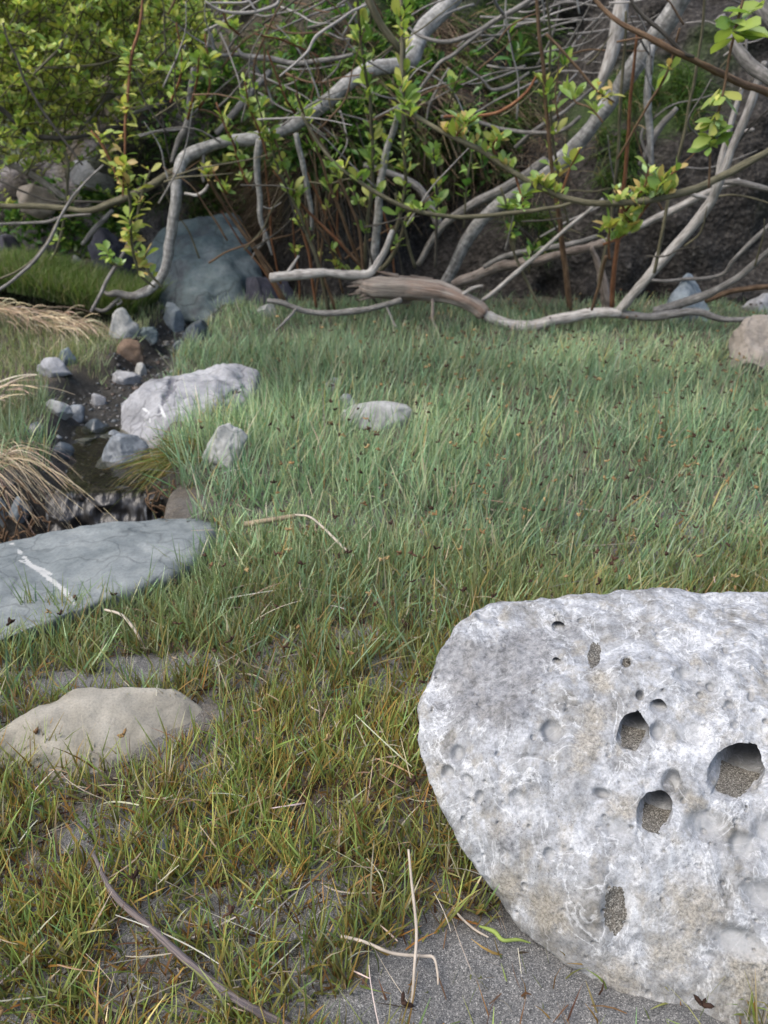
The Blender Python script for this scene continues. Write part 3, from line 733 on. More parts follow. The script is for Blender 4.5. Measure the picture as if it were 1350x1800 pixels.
# pebbles of the stream bed, uncountable
def pebbles():
    B = Buf(); bm = bmesh.new(); bmesh.ops.create_icosphere(bm, subdivisions=1, radius=1)
    base = np.array([v.co[:] for v in bm.verts]); tri = np.array([[v.index for v in f.verts] for f in bm.faces]); bm.free()
    pal = np.array([(.11, .11, .11), (.20, .20, .20), (.30, .29, .27), (.15, .17, .18), (.14, .10, .075), (.06, .065, .07), (.24, .26, .27), (.40, .39, .37)])
    n = 0
    while n < 1300:
        y = RNG.uniform(1.46, 3.2); x = stream_x(y) + RNG.normal() * .11
        if wetness(np.array([x]), np.array([y]))[0] < .3: continue
        n += 1
        r = min(.022, .0030 * math.exp(RNG.normal() * .55)) * (1 + .25 * (y - 1.5))
        v = base * (1 + .25 * fbm(base + n * 3.1, 1.3, 2, 3))[:, None] * r * np.array([RNG.uniform(.8, 1.4), RNG.uniform(.7, 1.1), RNG.uniform(.45, .8)])
        a = RNG.uniform(0, 6.28); ca, sa = math.cos(a), math.sin(a)
        v = np.stack([v[:, 0] * ca - v[:, 1] * sa, v[:, 0] * sa + v[:, 1] * ca, v[:, 2]], 1) + [x, y, Hs(x, y) + r * .15]
        c = pal[RNG.integers(len(pal))] * RNG.uniform(.2, .55)
        B.add(v, f3=tri, col=np.tile([*c, 1], (len(v), 1)))
    k = NT('wet_pebbles'); k.done(k.mix(.5, k.attr('Col').outputs['Color'], k.ramp(k.noise(k.coord(), 200, 4), [(.3, .5), (.7, 1.4)]), 'MULTIPLY'), .45, None, .4)
    tag(link('gravel', B.mesh('gravel'), k.m), 'wet gravel in the bed of the small stream', 'gravel', None, 'stuff')
pebbles()

# water: the shallow stream, the cascade and the water in the cleft
def water():
    k = NT('clear_water'); v = k.coord()
    k.b.inputs['Transmission Weight'].default_value = 1.0; k.b.inputs['IOR'].default_value = 1.33
    k.done((.75, .72, .6), .04, k.bump(k.noise(v, 28, 2), .10, .004), .5)
    ys = np.linspace(1.452, 1.86, 60); xs = np.linspace(-.085, .085, 26)
    A, Bq = np.meshgrid(xs, ys)
    VX = stream_x(Bq) + A; VZ = np.full_like(VX, -.036) + .05 * sstep(1.8, 2.0, Bq) * .1 + .0012 * fbm2(VX, Bq, 30, 2, 3)
    ii = np.arange(VX.size).reshape(VX.shape); q = np.stack([ii[:-1, :-1], ii[:-1, 1:], ii[1:, 1:], ii[1:, :-1]], -1).reshape(-1, 4)
    tag(link('stream_water', mesh_np('stream_water', np.stack([VX, Bq, VZ], -1).reshape(-1, 3), q), k.m), 'shallow clear water of the small stream above the cascade', None, None, 'structure')
    k2 = NT('falling_water'); v = k2.coord()
    f = k2.noise(k2.scalev(v, (1, .4, .14)), 90, 4, .6, .4); fm = k2.ramp(f, [(.62, 0), (.8, .6)])
    k2.done(k2.mix(fm, (.02, .019, .018), (.50, .53, .56)), k2.mix(fm, (.36, .36, .36), (.6, .6, .6)), k2.bump(k2.noise(k2.scalev(v, (1, .5, .18)), 70, 3), .8, .006), .4)
    n, m = 70, 60
    T, S = np.meshgrid(np.linspace(0, 1, n), np.linspace(-1, 1, m))
    cx = -.575 + .02 * T; wd = .115 * (1 - .12 * T)
    VX = cx + S * wd; VY = 1.475 - .035 * T - .05 * np.sin(T * 1.5) * 1.0; VZ = -.036 - .20 * T ** 1.25 - .012 * (T < .02)
    p = np.stack([VX, VY, VZ], -1).reshape(-1, 3)
    rg_ = fbm(p * np.array([1, 1, .12]), 50, 2, 7)
    p[:, 1] -= .014 * rg_ + .016 * fbm(p * np.array([1, 1, .6]), 22, 2, 8); p[:, 2] += .004 * fbm(p, 30, 2, 17)
    ii = np.arange(n * m).reshape(m, n); q = np.stack([ii[:-1, :-1], ii[:-1, 1:], ii[1:, 1:], ii[1:, :-1]], -1).reshape(-1, 4)
    tag(link('water_cascade', mesh_np('water_cascade', p, q), k2.m), 'little cascade of water falling into the dark cleft', None, None, 'structure')
    xs = np.linspace(-1.3, -.40, 50); ys = np.linspace(1.18, 1.5, 24); A, Bq = np.meshgrid(xs, ys)
    ii = np.arange(A.size).reshape(A.shape); q = np.stack([ii[:-1, :-1], ii[:-1, 1:], ii[1:, 1:], ii[1:, :-1]], -1).reshape(-1, 4)
    tag(link('cleft_water', mesh_np('cleft_water', np.stack([A, Bq, -.215 + .004 * fbm2(A, Bq, 25, 2, 3)], -1).reshape(-1, 3), q), k.m), 'dark water at the bottom of the cleft', None, None, 'structure')
water()

# ------------------------------------------------------------------ grass and sedge
def ribbons(B, root, direc, length, width, bend, col0, col1, seg=4, bend_dir=None, twist=None, taper=.9):
    """grass blades: arrays of n roots; direc unit start direction; bend is how far the tip falls over"""
    n = len(root)
    t = np.linspace(0, 1, seg + 1)
    if bend_dir is None:
        a = RNG.uniform(0, 2 * np.pi, n); bend_dir = np.stack([np.cos(a), np.sin(a), -.35 * np.ones(n)], 1)
    side = np.cross(direc, np.stack([np.cos(RNG.uniform(0, 6.28, n)), np.sin(RNG.uniform(0, 6.28, n)), .1 * np.ones(n)], 1) if twist is None else twist)
    side /= (np.linalg.norm(side, axis=1)[:, None] + 1e-9)
    cen = root[:, None, :] + (direc * length[:, None])[:, None, :] * t[None, :, None] + (bend_dir * (bend * length)[:, None])[:, None, :] * (t ** 2)[None, :, None]
    w = width[:, None] * .5 * np.clip(1 - taper * t[None, :] ** 2.2, .04, 1) * (.65 + .35 * np.minimum(1, t * 4))[None, :]
    L = cen - side[:, None, :] * w[:, :, None]; R = cen + side[:, None, :] * w[:, :, None]
    V = np.stack([L, R], 2).reshape(n, -1, 3)
    k = (seg + 1) * 2
    q = np.array([[2 * i, 2 * i + 1, 2 * i + 3, 2 * i + 2] for i in range(seg)])
    F = (np.arange(n)[:, None, None] * k + q[None]).reshape(-1, 4)
    tt = np.repeat(t, 2)[None, :, None]
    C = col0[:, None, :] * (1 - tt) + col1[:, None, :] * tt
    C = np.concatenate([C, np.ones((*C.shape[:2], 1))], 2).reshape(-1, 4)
    B.add(V.reshape(-1, 3), f4=F, col=C)
    return cen[:, -1, :]

def grass_density(x, y):
    d = 1 - wetness(x, y)
    d = d * (1 - bareness(x, y))
    for cx, cy, a, b in FOOT:
        d = d * (((x - cx) / a) ** 2 + ((y - cy) / b) ** 2 > .80)
    clump = fbm2(x, y, 15, 3, 131)
    nearf = 1 - sstep(.85, 1.25, y - .25 * x)
    d = d * (1 - nearf * sstep(-.05, -.5, clump) * .7)
    return d
def off_stones(x, y):
    d = np.ones_like(x)
    for cx, cy, a, b in FOOT: d = d * (((x - cx) / a) ** 2 + ((y - cy) / b) ** 2 > .95)
    return d
def unit(v): return v / np.linalg.norm(v, axis=1)[:, None]
def pal(n, cols, wts, jit=.18):
    cols = np.array(cols); i = RNG.choice(len(cols), n, p=np.array(wts) / sum(wts))
    c = cols[i] * (1 + RNG.normal(size=(n, 1)) * jit) * (1 + RNG.normal(size=(n, 3)) * .06)
    return np.clip(c, .004, .8)

HEADS = []
def meadow():
    B = Buf()
    # near: short tufts on the sand, half dead
    n_t = 19500
    y = .30 + .95 * RNG.random(n_t) ** .9; x = (RNG.random(n_t) * 2 - 1) * (.62 * y + .2)
    keep = RNG.random(n_t) < grass_density(x, y) * .80 * (1 - sstep(.95, 1.25, y)); x, y = x[keep], y[keep]
    per = RNG.integers(3, 7, len(x))
    tx = np.repeat(x, per) + RNG.normal(size=per.sum()) * .004; ty = np.repeat(y, per) + RNG.normal(size=per.sum()) * .004
    n = len(tx); lean = np.repeat(RNG.normal(size=(len(x), 2)) * .18 + [.05, 0], per, 0)
    fr = sstep(.66, 1.15, ty - .15 * tx)
    hgt = (.016 + .046 * RNG.random(n) ** 1.25) * (1 + .35 * fr) * np.repeat(RNG.uniform(.6, 1.3, len(x)), per)
    dr = unit(np.stack([lean[:, 0] + RNG.normal(size=n) * .32, lean[:, 1] + RNG.normal(size=n) * .28, np.ones(n)], 1))
    g_near = pal(n, [(.24, .33, .09), (.31, .39, .11), (.18, .30, .12), (.38, .37, .13), (.42, .26, .08), (.50, .45, .34), (.20, .11, .06)], [4, 4, 2.5, 2.4, 1.5, 1.6, .8])
    g_far = pal(n, [(.22, .31, .16), (.27, .35, .18), (.18, .28, .15), (.33, .37, .19), (.46, .42, .29)], [4, 4, 3, 1.5, .5])
    c1 = g_near * (1 - fr[:, None]) + g_far * fr[:, None]
    rust = (RNG.random(n) < .20 * (1 - .7 * fr))[:, None]; c1 = np.where(rust, c1 * .45 + np.array([.24, .12, .03]), c1)
    pt = fbm2(tx, ty, 6, 3, 171)[:, None]; c1 = c1 * (1 + .30 * pt)
    base = pal(n, [(.24, .13, .045), (.15, .16, .05), (.11, .06, .035), (.17, .19, .06)], [1.5, 2.5, 1, 2.5])
    c0 = base * (1 - .6 * fr[:, None]) + c1 * .6 * .6 * fr[:, None]
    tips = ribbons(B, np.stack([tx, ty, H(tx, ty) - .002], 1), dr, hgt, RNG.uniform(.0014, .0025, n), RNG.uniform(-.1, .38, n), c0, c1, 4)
    s = (RNG.random(n) < .010) & (hgt > .045); HEADS.append(tips[s])
    # middle and far meadow: stiff upright sedge with dark gaps
    n = 112000
    y = .72 + 2.53 * RNG.random(n) ** .95; x = (RNG.random(n) * 2 - 1) * (.60 * y + .3)
    keep = (RNG.random(n) < grass_density(x, y) * sstep(.70, 1.15, y - .2 * x) * (.74 + .5 * fbm2(x, y, 22, 2, 191))) & (y < bank_base(x) + .12); x, y = x[keep], y[keep]; n = len(x)
    hn = fbm2(x, y, 5, 2, 77); left = sstep(-.75, -.95, x)
    hgt = (.045 + .075 * RNG.random(n) ** 1.7) * (.72 + .28 * sstep(1.0, 1.5, y)) * (1 - .40 * sstep(2.2, 2.6, y)) * (1 + .4 * hn) * (1 - .3 * left)
    wild = (RNG.random(n) < .3)[:, None]
    sg = np.where(wild, .6, .27)
    dr = unit(np.concatenate([.10 + .16 * fbm2(x, y, 2.5, 2, 99)[:, None] + RNG.normal(size=(n, 1)) * sg, RNG.normal(size=(n, 1)) * sg, np.ones((n, 1))], 1))
    c1 = pal(n, [(.24, .35, .205), (.31, .41, .24), (.18, .295, .175), (.38, .425, .245), (.50, .46, .33), (.44, .35, .15)], [4, 4, 3, 2, .8, .35], .22)
    cl = pal(n, [(.23, .28, .14), (.29, .31, .16), (.17, .22, .10), (.46, .41, .29)], [4, 3, 3, 2])
    c1 = c1 * (1 - left[:, None]) + cl * left[:, None]
    pt = fbm2(x, y, 3.5, 3, 173)[:, None]; c1 = c1 * (1 + .30 * pt) + np.clip(pt, 0, 1) * np.array([.035, .02, -.005])
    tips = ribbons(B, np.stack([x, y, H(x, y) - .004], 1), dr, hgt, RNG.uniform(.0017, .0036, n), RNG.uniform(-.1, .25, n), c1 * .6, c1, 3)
    s = (hgt > .060) & (RNG.random(n) < .07) & (RNG.random(n) < sstep(-.45, .3, x)); HEADS.append(tips[s])
    # the meadow goes on past both sides of the photograph
    n = 30000
    y = .2 + 3.1 * RNG.random(n); sd = np.where(RNG.random(n) < .6, 1, -1); x = sd * (.60 * y + .26 + 1.3 * RNG.random(n))
    keep = (RNG.random(n) < grass_density(x, y)) & (y < bank_base(x) + .1) & ((x > 0) | (y < 1.1) | (y > 1.6)); x, y = x[keep], y[keep]; n = len(x)
    dr = unit(np.stack([.1 + RNG.normal(size=n) * .35, RNG.normal(size=n) * .35, np.ones(n)], 1))
    c1 = pal(n, [(.24, .35, .19), (.31, .41, .22), (.18, .295, .16), (.38, .42, .22), (.50, .46, .33)], [4, 4, 3, 2, .8])
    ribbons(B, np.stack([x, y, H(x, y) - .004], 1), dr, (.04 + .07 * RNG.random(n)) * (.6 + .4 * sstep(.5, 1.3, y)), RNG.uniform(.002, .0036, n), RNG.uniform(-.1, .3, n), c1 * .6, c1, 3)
    # reddish stubble and short blades on the sand
    n = 16000
    y = .33 + .9 * RNG.random(n); x = (RNG.random(n) * 2 - 1) * (.6 * y + .15)
    keep = RNG.random(n) < (1 - wetness(x, y)) * (1 - .85 * bareness(x, y)) * off_stones(x, y); x, y = x[keep], y[keep]; n = len(x)
    dr = unit(np.stack([RNG.normal(size=n) * .5, RNG.normal(size=n) * .5, np.ones(n)], 1))
    c = pal(n, [(.30, .16, .045), (.36, .22, .07), (.17, .09, .045), (.20, .26, .07), (.11, .06, .04), (.26, .27, .09)], [2.2, 1.2, 1.6, 3, 1.2, 2.5])
    ribbons(B, np.stack([x, y, H(x, y) - .002], 1), dr, RNG.uniform(.010, .040, n), RNG.uniform(.0013, .0026, n), RNG.uniform(0, .8, n), c * .7, c, 3)
    tag(link('meadow_grass', B.mesh('meadow_grass'), M['grass']), 'green sedge and grass covering the meadow and the sand', 'grass', None, 'stuff')
meadow()

def bright_bank_grass():
    B = Buf(); n = 28000
    u = RNG.uniform(-160, 330, n); w = RNG.random(n)
    x0, y0 = P(-160, 530, 2.95)[0], 2.75
    x = RNG.uniform(-1.75, -.9, n); y = RNG.uniform(2.88, 3.3, n)
    keep = wetness(x, y) < .4; x, y = x[keep], y[keep]; n = len(x)
    mound = .10 * np.exp(-((x + 1.35) / .45) ** 2 - ((y - 3.0) / .3) ** 2)
    dr = unit(np.stack([.1 + RNG.normal(size=n) * .25, -.15 + RNG.normal(size=n) * .25, np.ones(n)], 1))
    c = pal(n, [(.13, .20, .05), (.16, .23, .06), (.10, .16, .04), (.24, .26, .11), (.36, .32, .20)], [4, 4, 3, 2, 1.2])
    ribbons(B, np.stack([x, y, H(x, y) + mound * .9 - .005], 1), dr, RNG.uniform(.05, .13, n), RNG.uniform(.002, .0034, n), RNG.uniform(0, .6, n), c * .7, c, 3)
    tag(link('bright_grass', B.mesh('bright_grass'), M['grass']), 'bright green soft grass on the far left stream bank', 'grass', None, 'stuff')
bright_bank_grass()

def litter():
    B = Buf(); n = 12000
    y = .32 + 1.1 * RNG.random(n); x = (RNG.random(n) * 2 - 1) * (.6 * y + .15)
    d = np.clip(.5 + .9 * fbm2(x, y, 11, 4, 61), .08, 1) * (1 - wetness(x, y)) * (1 - .93 * bareness(x, y)) * off_stones(x, y)
    keep = RNG.random(n) < d; x, y = x[keep], y[keep]; n = len(x)
    a = RNG.uniform(0, 6.28, n); dr = unit(np.stack([np.cos(a), np.sin(a), RNG.uniform(-.05, .35, n)], 1))
    c = pal(n, [(.045, .025, .018), (.10, .055, .03), (.20, .13, .08), (.38, .32, .25), (.26, .13, .04)], [4, 3, 2, 1.6, 1])
    ribbons(B, np.stack([x, y, H(x, y) + RNG.uniform(.0005, .006, n)], 1), dr, RNG.uniform(.006, .030, n), RNG.uniform(.001, .0028, n), RNG.uniform(0, .3, n), c, c, 3, taper=.5)
    tag(link('plant_litter', B.mesh('plant_litter'), M['litter']), 'brown dead bits of plants lying on the sand', 'litter', None, 'stuff')
litter()

# ------------------------------------------------------------------ tubes (branches, stalks, sticks)
def catmull(pts_, n_per=8):
    p = np.asarray(pts_, float)
    p = np.vstack([2 * p[0] - p[1], p, 2 * p[-1] - p[-2]])
    out = []
    for i in range(1, len(p) - 2):
        for t in np.linspace(0, 1, n_per, endpoint=False):
            a, b, c, d = p[i - 1], p[i], p[i + 1], p[i + 2]
            out.append(.5 * ((2 * b) + (-a + c) * t + (2 * a - 5 * b + 4 * c - d) * t * t + (-a + 3 * b - 3 * c + d) * t ** 3))
    out.append(p[-2]); return np.array(out)
def tube(B, path, rad, sides=8, rough=.0, seed=0, ridge=0):
    path = np.asarray(path, float); n = len(path); rad = np.asarray(rad, float) * np.ones(n)
    tan = np.gradient(path, axis=0); tan /= np.linalg.norm(tan, axis=1)[:, None] + 1e-12
    nr = np.cross(tan[0], [.31, .17, .93]); nr /= np.linalg.norm(nr)
    N = np.empty_like(path)
    for i in range(n):
        nr = nr - tan[i] * (nr @ tan[i]); nr /= np.linalg.norm(nr) + 1e-12; N[i] = nr
    Bn = np.cross(tan, N)
    ln = np.concatenate([[0], np.cumsum(np.linalg.norm(np.diff(path, axis=0), axis=1))])
    ang = np.linspace(0, 2 * np.pi, sides, endpoint=False)
    R = rad[:, None] * np.ones(sides)[None]
    ring = np.cos(ang)[None, :, None] * N[:, None] + np.sin(ang)[None, :, None] * Bn[:, None]
    if rough > 0:
        q = path[:, None] + ring * R[..., None]
        R = R * (1 + rough * fbm((q / max(rad.mean(), 1e-4)).reshape(-1, 3) * np.array([1., 1, 1]), .55, 3, seed).reshape(n, sides))
    if ridge > 0:                                        # long splits running with the grain
        LN, AN = np.meshgrid(ln, ang, indexing='ij')
        R = R * (1 + ridge * fbm(np.stack([np.cos(AN) * 3.2, np.sin(AN) * 3.2, LN * 7], -1).reshape(-1, 3), 1.0, 3, seed).reshape(n, sides))
    V = path[:, None] + ring * R[..., None]
    ids = np.arange(n * sides).reshape(n, sides)
    f = np.stack([ids[:-1], np.roll(ids[:-1], -1, 1), np.roll(ids[1:], -1, 1), ids[1:]], -1).reshape(-1, 4)
    tc = np.stack([np.repeat(ln[:, None], sides, 1) + seed * 3.7, np.repeat(np.abs(ang - np.pi)[None], n, 0), np.full((n, sides), seed * 1.3)], -1).reshape(-1, 3)
    V2 = np.vstack([V.reshape(-1, 3), path[0] - tan[0] * rad[0] * .3, path[-1] + tan[-1] * rad[-1] * .5])
    tc = np.vstack([tc, tc[0], tc[-1]])
    m = n * sides
    f3 = [[m, ids[0, (j + 1) % sides], ids[0, j]] for j in range(sides)] + [[m + 1, ids[-1, j], ids[-1, (j + 1) % sides]] for j in range(sides)]
    B.add(V2, f4=f, f3=np.array(f3), tc=tc)

SEED = [0]
def px_path(pts_, Ys, n_per=8, wob=.004):
    """photograph points with depths -> smooth world path with a little natural wander"""
    k = len(pts_)
    Yl = np.interp(np.linspace(0, 1, k), np.linspace(0, 1, len(Ys)), Ys)
    W = np.array([P(u, v, y) for (u, v), y in zip(pts_, Yl)])
    c = catmull(W, n_per)
    SEED[0] += 1; s = SEED[0]
    ed = np.minimum(1, np.minimum(np.arange(len(c)), np.arange(len(c))[::-1]) / 4.)[:, None]
    c = c + ed * wob * np.stack([fbm(c, 9, 2, s), fbm(c, 9, 2, s + 50), fbm(c, 9, 2, s + 90)], 1)
    return c
def px_branch(parent, name, mat, pts_, Ys, ws, off, sides=8, rough=.06, wob=.004, n_per=8, label=None, ridge=0):
    c = px_path(pts_, Ys, n_per, wob)
    w = np.interp(np.linspace(0, 1, len(c)), np.linspace(0, 1, len(ws)), ws)
    dfw = np.maximum(.3, c[:, 1] * CP - (c[:, 2] - CAM_H) * SP)
    fac = (.64 if name == 'trunk' and sides == 16 else .66 if sides == 12 and name == 'trunk' and mat == 'grey_bark' else .85 if name in ('branch', 'twig') else 1.0)
    r = w / 2 * fac * dfw / FPX * (1 + (.16 if sides >= 9 else .08) * fbm(c, 11, 2, SEED[0] + 5))
    B = Buf(); tube(B, c, r, sides, rough, SEED[0], ridge)
    o = link(name, B.mesh(name, off), M[mat], parent)
    if label: o['label'] = label
    return o, c, r

# ------------------------------------------------------------------ leaves
LEAF_COLS = {'green': (.17, .27, .06), 'lime': (.28, .36, .08), 'yellow': (.38, .39, .10), 'orange': (.46, .34, .13), 'deep': (.075, .17, .04), 'pale': (.28, .39, .17)}
def leaf_geo(seed, wid=.42, rows=(0, 1, 2, 3, 4, 5)):
    """obovate willow leaf of length 1 along +Y, folded along the midrib, bent"""
    rg = np.random.default_rng(seed); t = np.array([0, .12, .35, .6, .82, 1.0])
    w = np.array([.02, .12, .30, .42, .33, .02]) * wid / .42 * rg.uniform(.85, 1.15)
    t = t[list(rows)]; w = w[list(rows)]
    cv = rg.uniform(-.30, .12); fold = rg.uniform(.15, .45); sw = rg.uniform(-.08, .08)
    vs_ = []
    for ti, wi in zip(t, w):
        z = cv * ti * ti; x = sw * ti * ti
        vs_ += [(x - wi * .55, ti, z + fold * wi * .55), (x, ti, z), (x + wi * .55, ti, z + fold * wi * .55)]
    f = []
    for i in range(len(t) - 1):
        a = i * 3; f += [[a, a + 1, a + 4, a + 3], [a + 1, a + 2, a + 5, a + 4]]
    return np.array(vs_), np.array(f)
LEAF_GEO = [leaf_geo(s) for s in range(6)]
LEAF_FAR = [leaf_geo(s, rows=(0, 2, 3, 5)) for s in range(6)]       # same leaves with fewer rows, for the leaf masses
LEAF_MESH = {}
def leaf_col_arr(cname, n, rg=random):
    c = np.array(LEAF_COLS[cname]); a = np.ones((n, 4)); a[:, :3] = c
    mid = np.arange(n) % 3 == 1
    a[mid, :3] *= 1.12
    return a
def leaf_mesh(g, cname):
    if (g, cname) not in LEAF_MESH:
        v, f = LEAF_GEO[g]
        me = mesh_np('leaf', v, f, True, {'Col': leaf_col_arr(cname, len(v))}); me.materials.append(M['leaf'])
        LEAF_MESH[(g, cname)] = me
    return LEAF_MESH[(g, cname)]
class Foliage:
    """leaves of one plant: the ones that show largest become leaf objects, the rest one mass"""
    def __init__(s, root): s.root, s.items = root, []
    def add(s, parent, pos, y_ax, nrm, size, cname):
        s.items.append((parent, np.asarray(pos, float), y_ax, nrm, size, cname, random.randrange(6)))
    def build(s, limit):
        loc = np.array(s.root.location)
        def key(it):
            p = it[1]; d = np.linalg.norm(p - [0, 0, CAM_H]); vis = abs(p[0]) < .50 * p[1] and p[2] < CAM_H + .15 * p[1]
            return (not vis, d / it[4])
        s.items.sort(key=key); B = Buf()
        for i, (par, pos, ya, nr, size, cname, g) in enumerate(s.items):
            ya = np.asarray(ya, float); ya = ya / (np.linalg.norm(ya) + 1e-9); xa = np.cross(ya, nr); xa /= np.linalg.norm(xa) + 1e-9; za = np.cross(xa, ya)
            if i < limit:
                o = bpy.data.objects.new('leaf', leaf_mesh(g, cname)); COL.objects.link(o); o.parent = par
                mt = Matrix((( *(xa * size)[:0],), )) if False else Matrix.Identity(4)
                for r in range(3): mt[r][0], mt[r][1], mt[r][2], mt[r][3] = xa[r] * size, ya[r] * size, za[r] * size, pos[r] - loc[r]
                o.matrix_local = mt
            else:
                v, f = LEAF_FAR[g]; w = pos - loc + size * (v[:, :1] * xa + v[:, 1:2] * ya + v[:, 2:] * za)
                c = leaf_col_arr(cname, len(v)); c[:, :3] *= random.uniform(.95, 1.45)
                B.add(w, f4=f, col=c)
        if B.n:
            o = link('crown', B.mesh('crown'), M['leaf'], s.root); o['kind'] = 'stuff'
def leafy(fol, parent, path, a, b, n, size, cols, up=.5, spread=.9, clump=3):
    """leaf rosettes along path between fractions a and b"""
    m = len(path); cen = [random.random() for _ in range(max(2, n // 4))]
    for k in range(n):
        f = a + (b - a) * (random.random() if random.random() < .35 else min(1, max(0, random.choice(cen) + random.gauss(0, .035)))); i = min(m - 2, max(0, int(f * (m - 1))))
        p = path[i] + (path[i + 1] - path[i]) * random.random(); tg = path[min(m - 1, i + 2)] - path[max(0, i - 2)]; tg = tg / (np.linalg.norm(tg) + 1e-9)
        if random.random() < .0: continue
        ang0 = random.uniform(0, 6.28); kk = random.randint(max(1, clump - 1), clump + 2)
        sz0 = size; size = sz0 * random.choice([.55, .75, .85, 1.0, 1.15])
        stem = np.array([random.gauss(0, .6), random.gauss(0, .6), random.gauss(.3, .5)]) * size * .5
        for j in range(kk):
            ang = ang0 + j * 2.4; out = np.array([math.cos(ang), math.sin(ang), random.gauss(.1, .4)])
            ya = out * spread + tg * random.uniform(.1, .6) + np.array([0, 0, up])
            nr = np.array([random.gauss(0, .5), random.gauss(-.35, .5), 1.0])
            fol.add(parent, p + stem * (j / kk), ya, nr, size * random.uniform(.6, 1.2), random.choice(cols))
        size = sz0

GL = ['green', 'green', 'lime', 'lime', 'yellow']; YL = ['lime', 'yellow', 'yellow', 'green', 'lime', 'orange']; OR = ['lime', 'yellow', 'orange', 'green', 'pale', 'lime']; DG = ['green', 'deep', 'green', 'lime']

# ---- willow with the pale ringed trunk
def willow_pale():
    root = empty('willow_tree', P(783, 505, 3.25)); off = np.array(root.location)
    tag(root, 'willow with a pale grey ringed trunk slanting up to the right', 'tree')
    fol = Foliage(root)
    b = lambda *a, **k: px_branch(root, *a, off=off, **k)
    b('trunk', 'pale_bark', [(772, 525), (788, 490), (830, 408), (900, 342), (985, 285), (1060, 195), (1120, 110), (1170, 40), (1215, -40), (1275, -160)], (3.28, 3.15, 2.85), (30, 34, 40, 48, 54, 60), sides=16, rough=.05, n_per=12)
    b('branch', 'grey_bark', [(735, 465), (772, 405), (830, 362), (900, 325), (960, 282)], (3.2, 3.05), (10, 18, 20, 20), sides=10)
    b('branch', 'grey_bark', [(640, 290), (690, 308), (740, 335), (772, 395)], (3.25, 3.2), (12, 16, 20))
    b('branch', 'drift_wood', [(1098, -20), (1090, 20), (1078, 85), (1055, 150), (1048, 165)], (2.8, 2.85), (26, 30, 22, 6), sides=10)
    b('branch', 'pale_bark', [(1145, 80), (1138, 180), (1142, 250), (1146, 310)], (2.85, 2.9), (15, 16, 13, 8))
    b('branch', 'grey_bark', [(1190, 190), (1150, 238), (1125, 290)], (2.95, 3.0), (10, 14, 10))
    b('branch', 'grey_bark', [(1130, 225), (1128, 245), (1145, 290)], (2.88, 2.88), (5, 6, 3))
    b('branch', 'grey_bark', [(950, -20), (925, 5), (880, 32), (830, 62), (775, 74), (735, 60), (700, 30)], (2.75, 2.85), (12, 11, 10, 8, 4))
    b('branch', 'grey_bark', [(880, 30), (840, 62), (800, 95), (770, 112), (745, 145), (728, 170)], (2.78, 2.85), (7, 9, 8, 5))
    b('branch', 'grey_bark', [(885, 25), (872, 5), (864, -20)], (2.76, 2.7), (7, 6))
    b('branch', 'grey_bark', [(820, 118), (848, 140), (866, 158), (900, 148), (930, 128)], (2.95, 3.0), (5, 6, 8, 6))
    b('branch', 'grey_bark', [(775, 205), (830, 210), (880, 225), (930, 233), (985, 230), (1020, 205)], (3.0, 2.9), (8, 8, 9, 8))
    b('branch', 'grey_bark', [(905, 260), (945, 225), (1000, 190), (1060, 140)], (3.0, 2.9), (8, 8, 5))
    b('branch', 'grey_bark', [(790, 120), (760, 175), (750, 210)], (2.95, 3.0), (6, 5))
    rg = random.Random(31)
    for i in range(34):                                 # dead grey twigs tangled before the dark bank
        u, v = rg.uniform(830, 1040), rg.uniform(-10, 150); a = rg.gauss(.45, .35) + (math.pi if rg.random() < .3 else 0); L = rg.uniform(60, 190)
        p = [(u, v)]; 
        for k in range(3): a += rg.gauss(0, .25); p.append((p[-1][0] + math.cos(a) * L / 3, p[-1][1] + math.sin(a) * L / 3 * -1))
        y0 = rg.uniform(2.9, 3.3); b('twig', 'grey_bark', p, (y0, y0 - .1), (5.5, 4, 2), sides=5, rough=0, n_per=4)
    for pts_, n in (([(790, 185), (800, 150), (815, 120)], 7), ([(905, 120), (900, 80), (890, 40)], 6), ([(850, 300), (845, 265), (855, 225)], 9), ([(765, 410), (768, 380), (770, 330)], 7), ([(930, 480), (935, 440), (945, 420)], 7), ([(960, 105), (985, 115), (1000, 118)], 5)):
        o, c, r = b('shoot', 'olive_bark', pts_, (2.95, 2.85), (4, 3), sides=5, n_per=5)
        leafy(fol, o, c, .1, 1, n, .055, DG, clump=2)
    fol.build(200)
willow_pale()

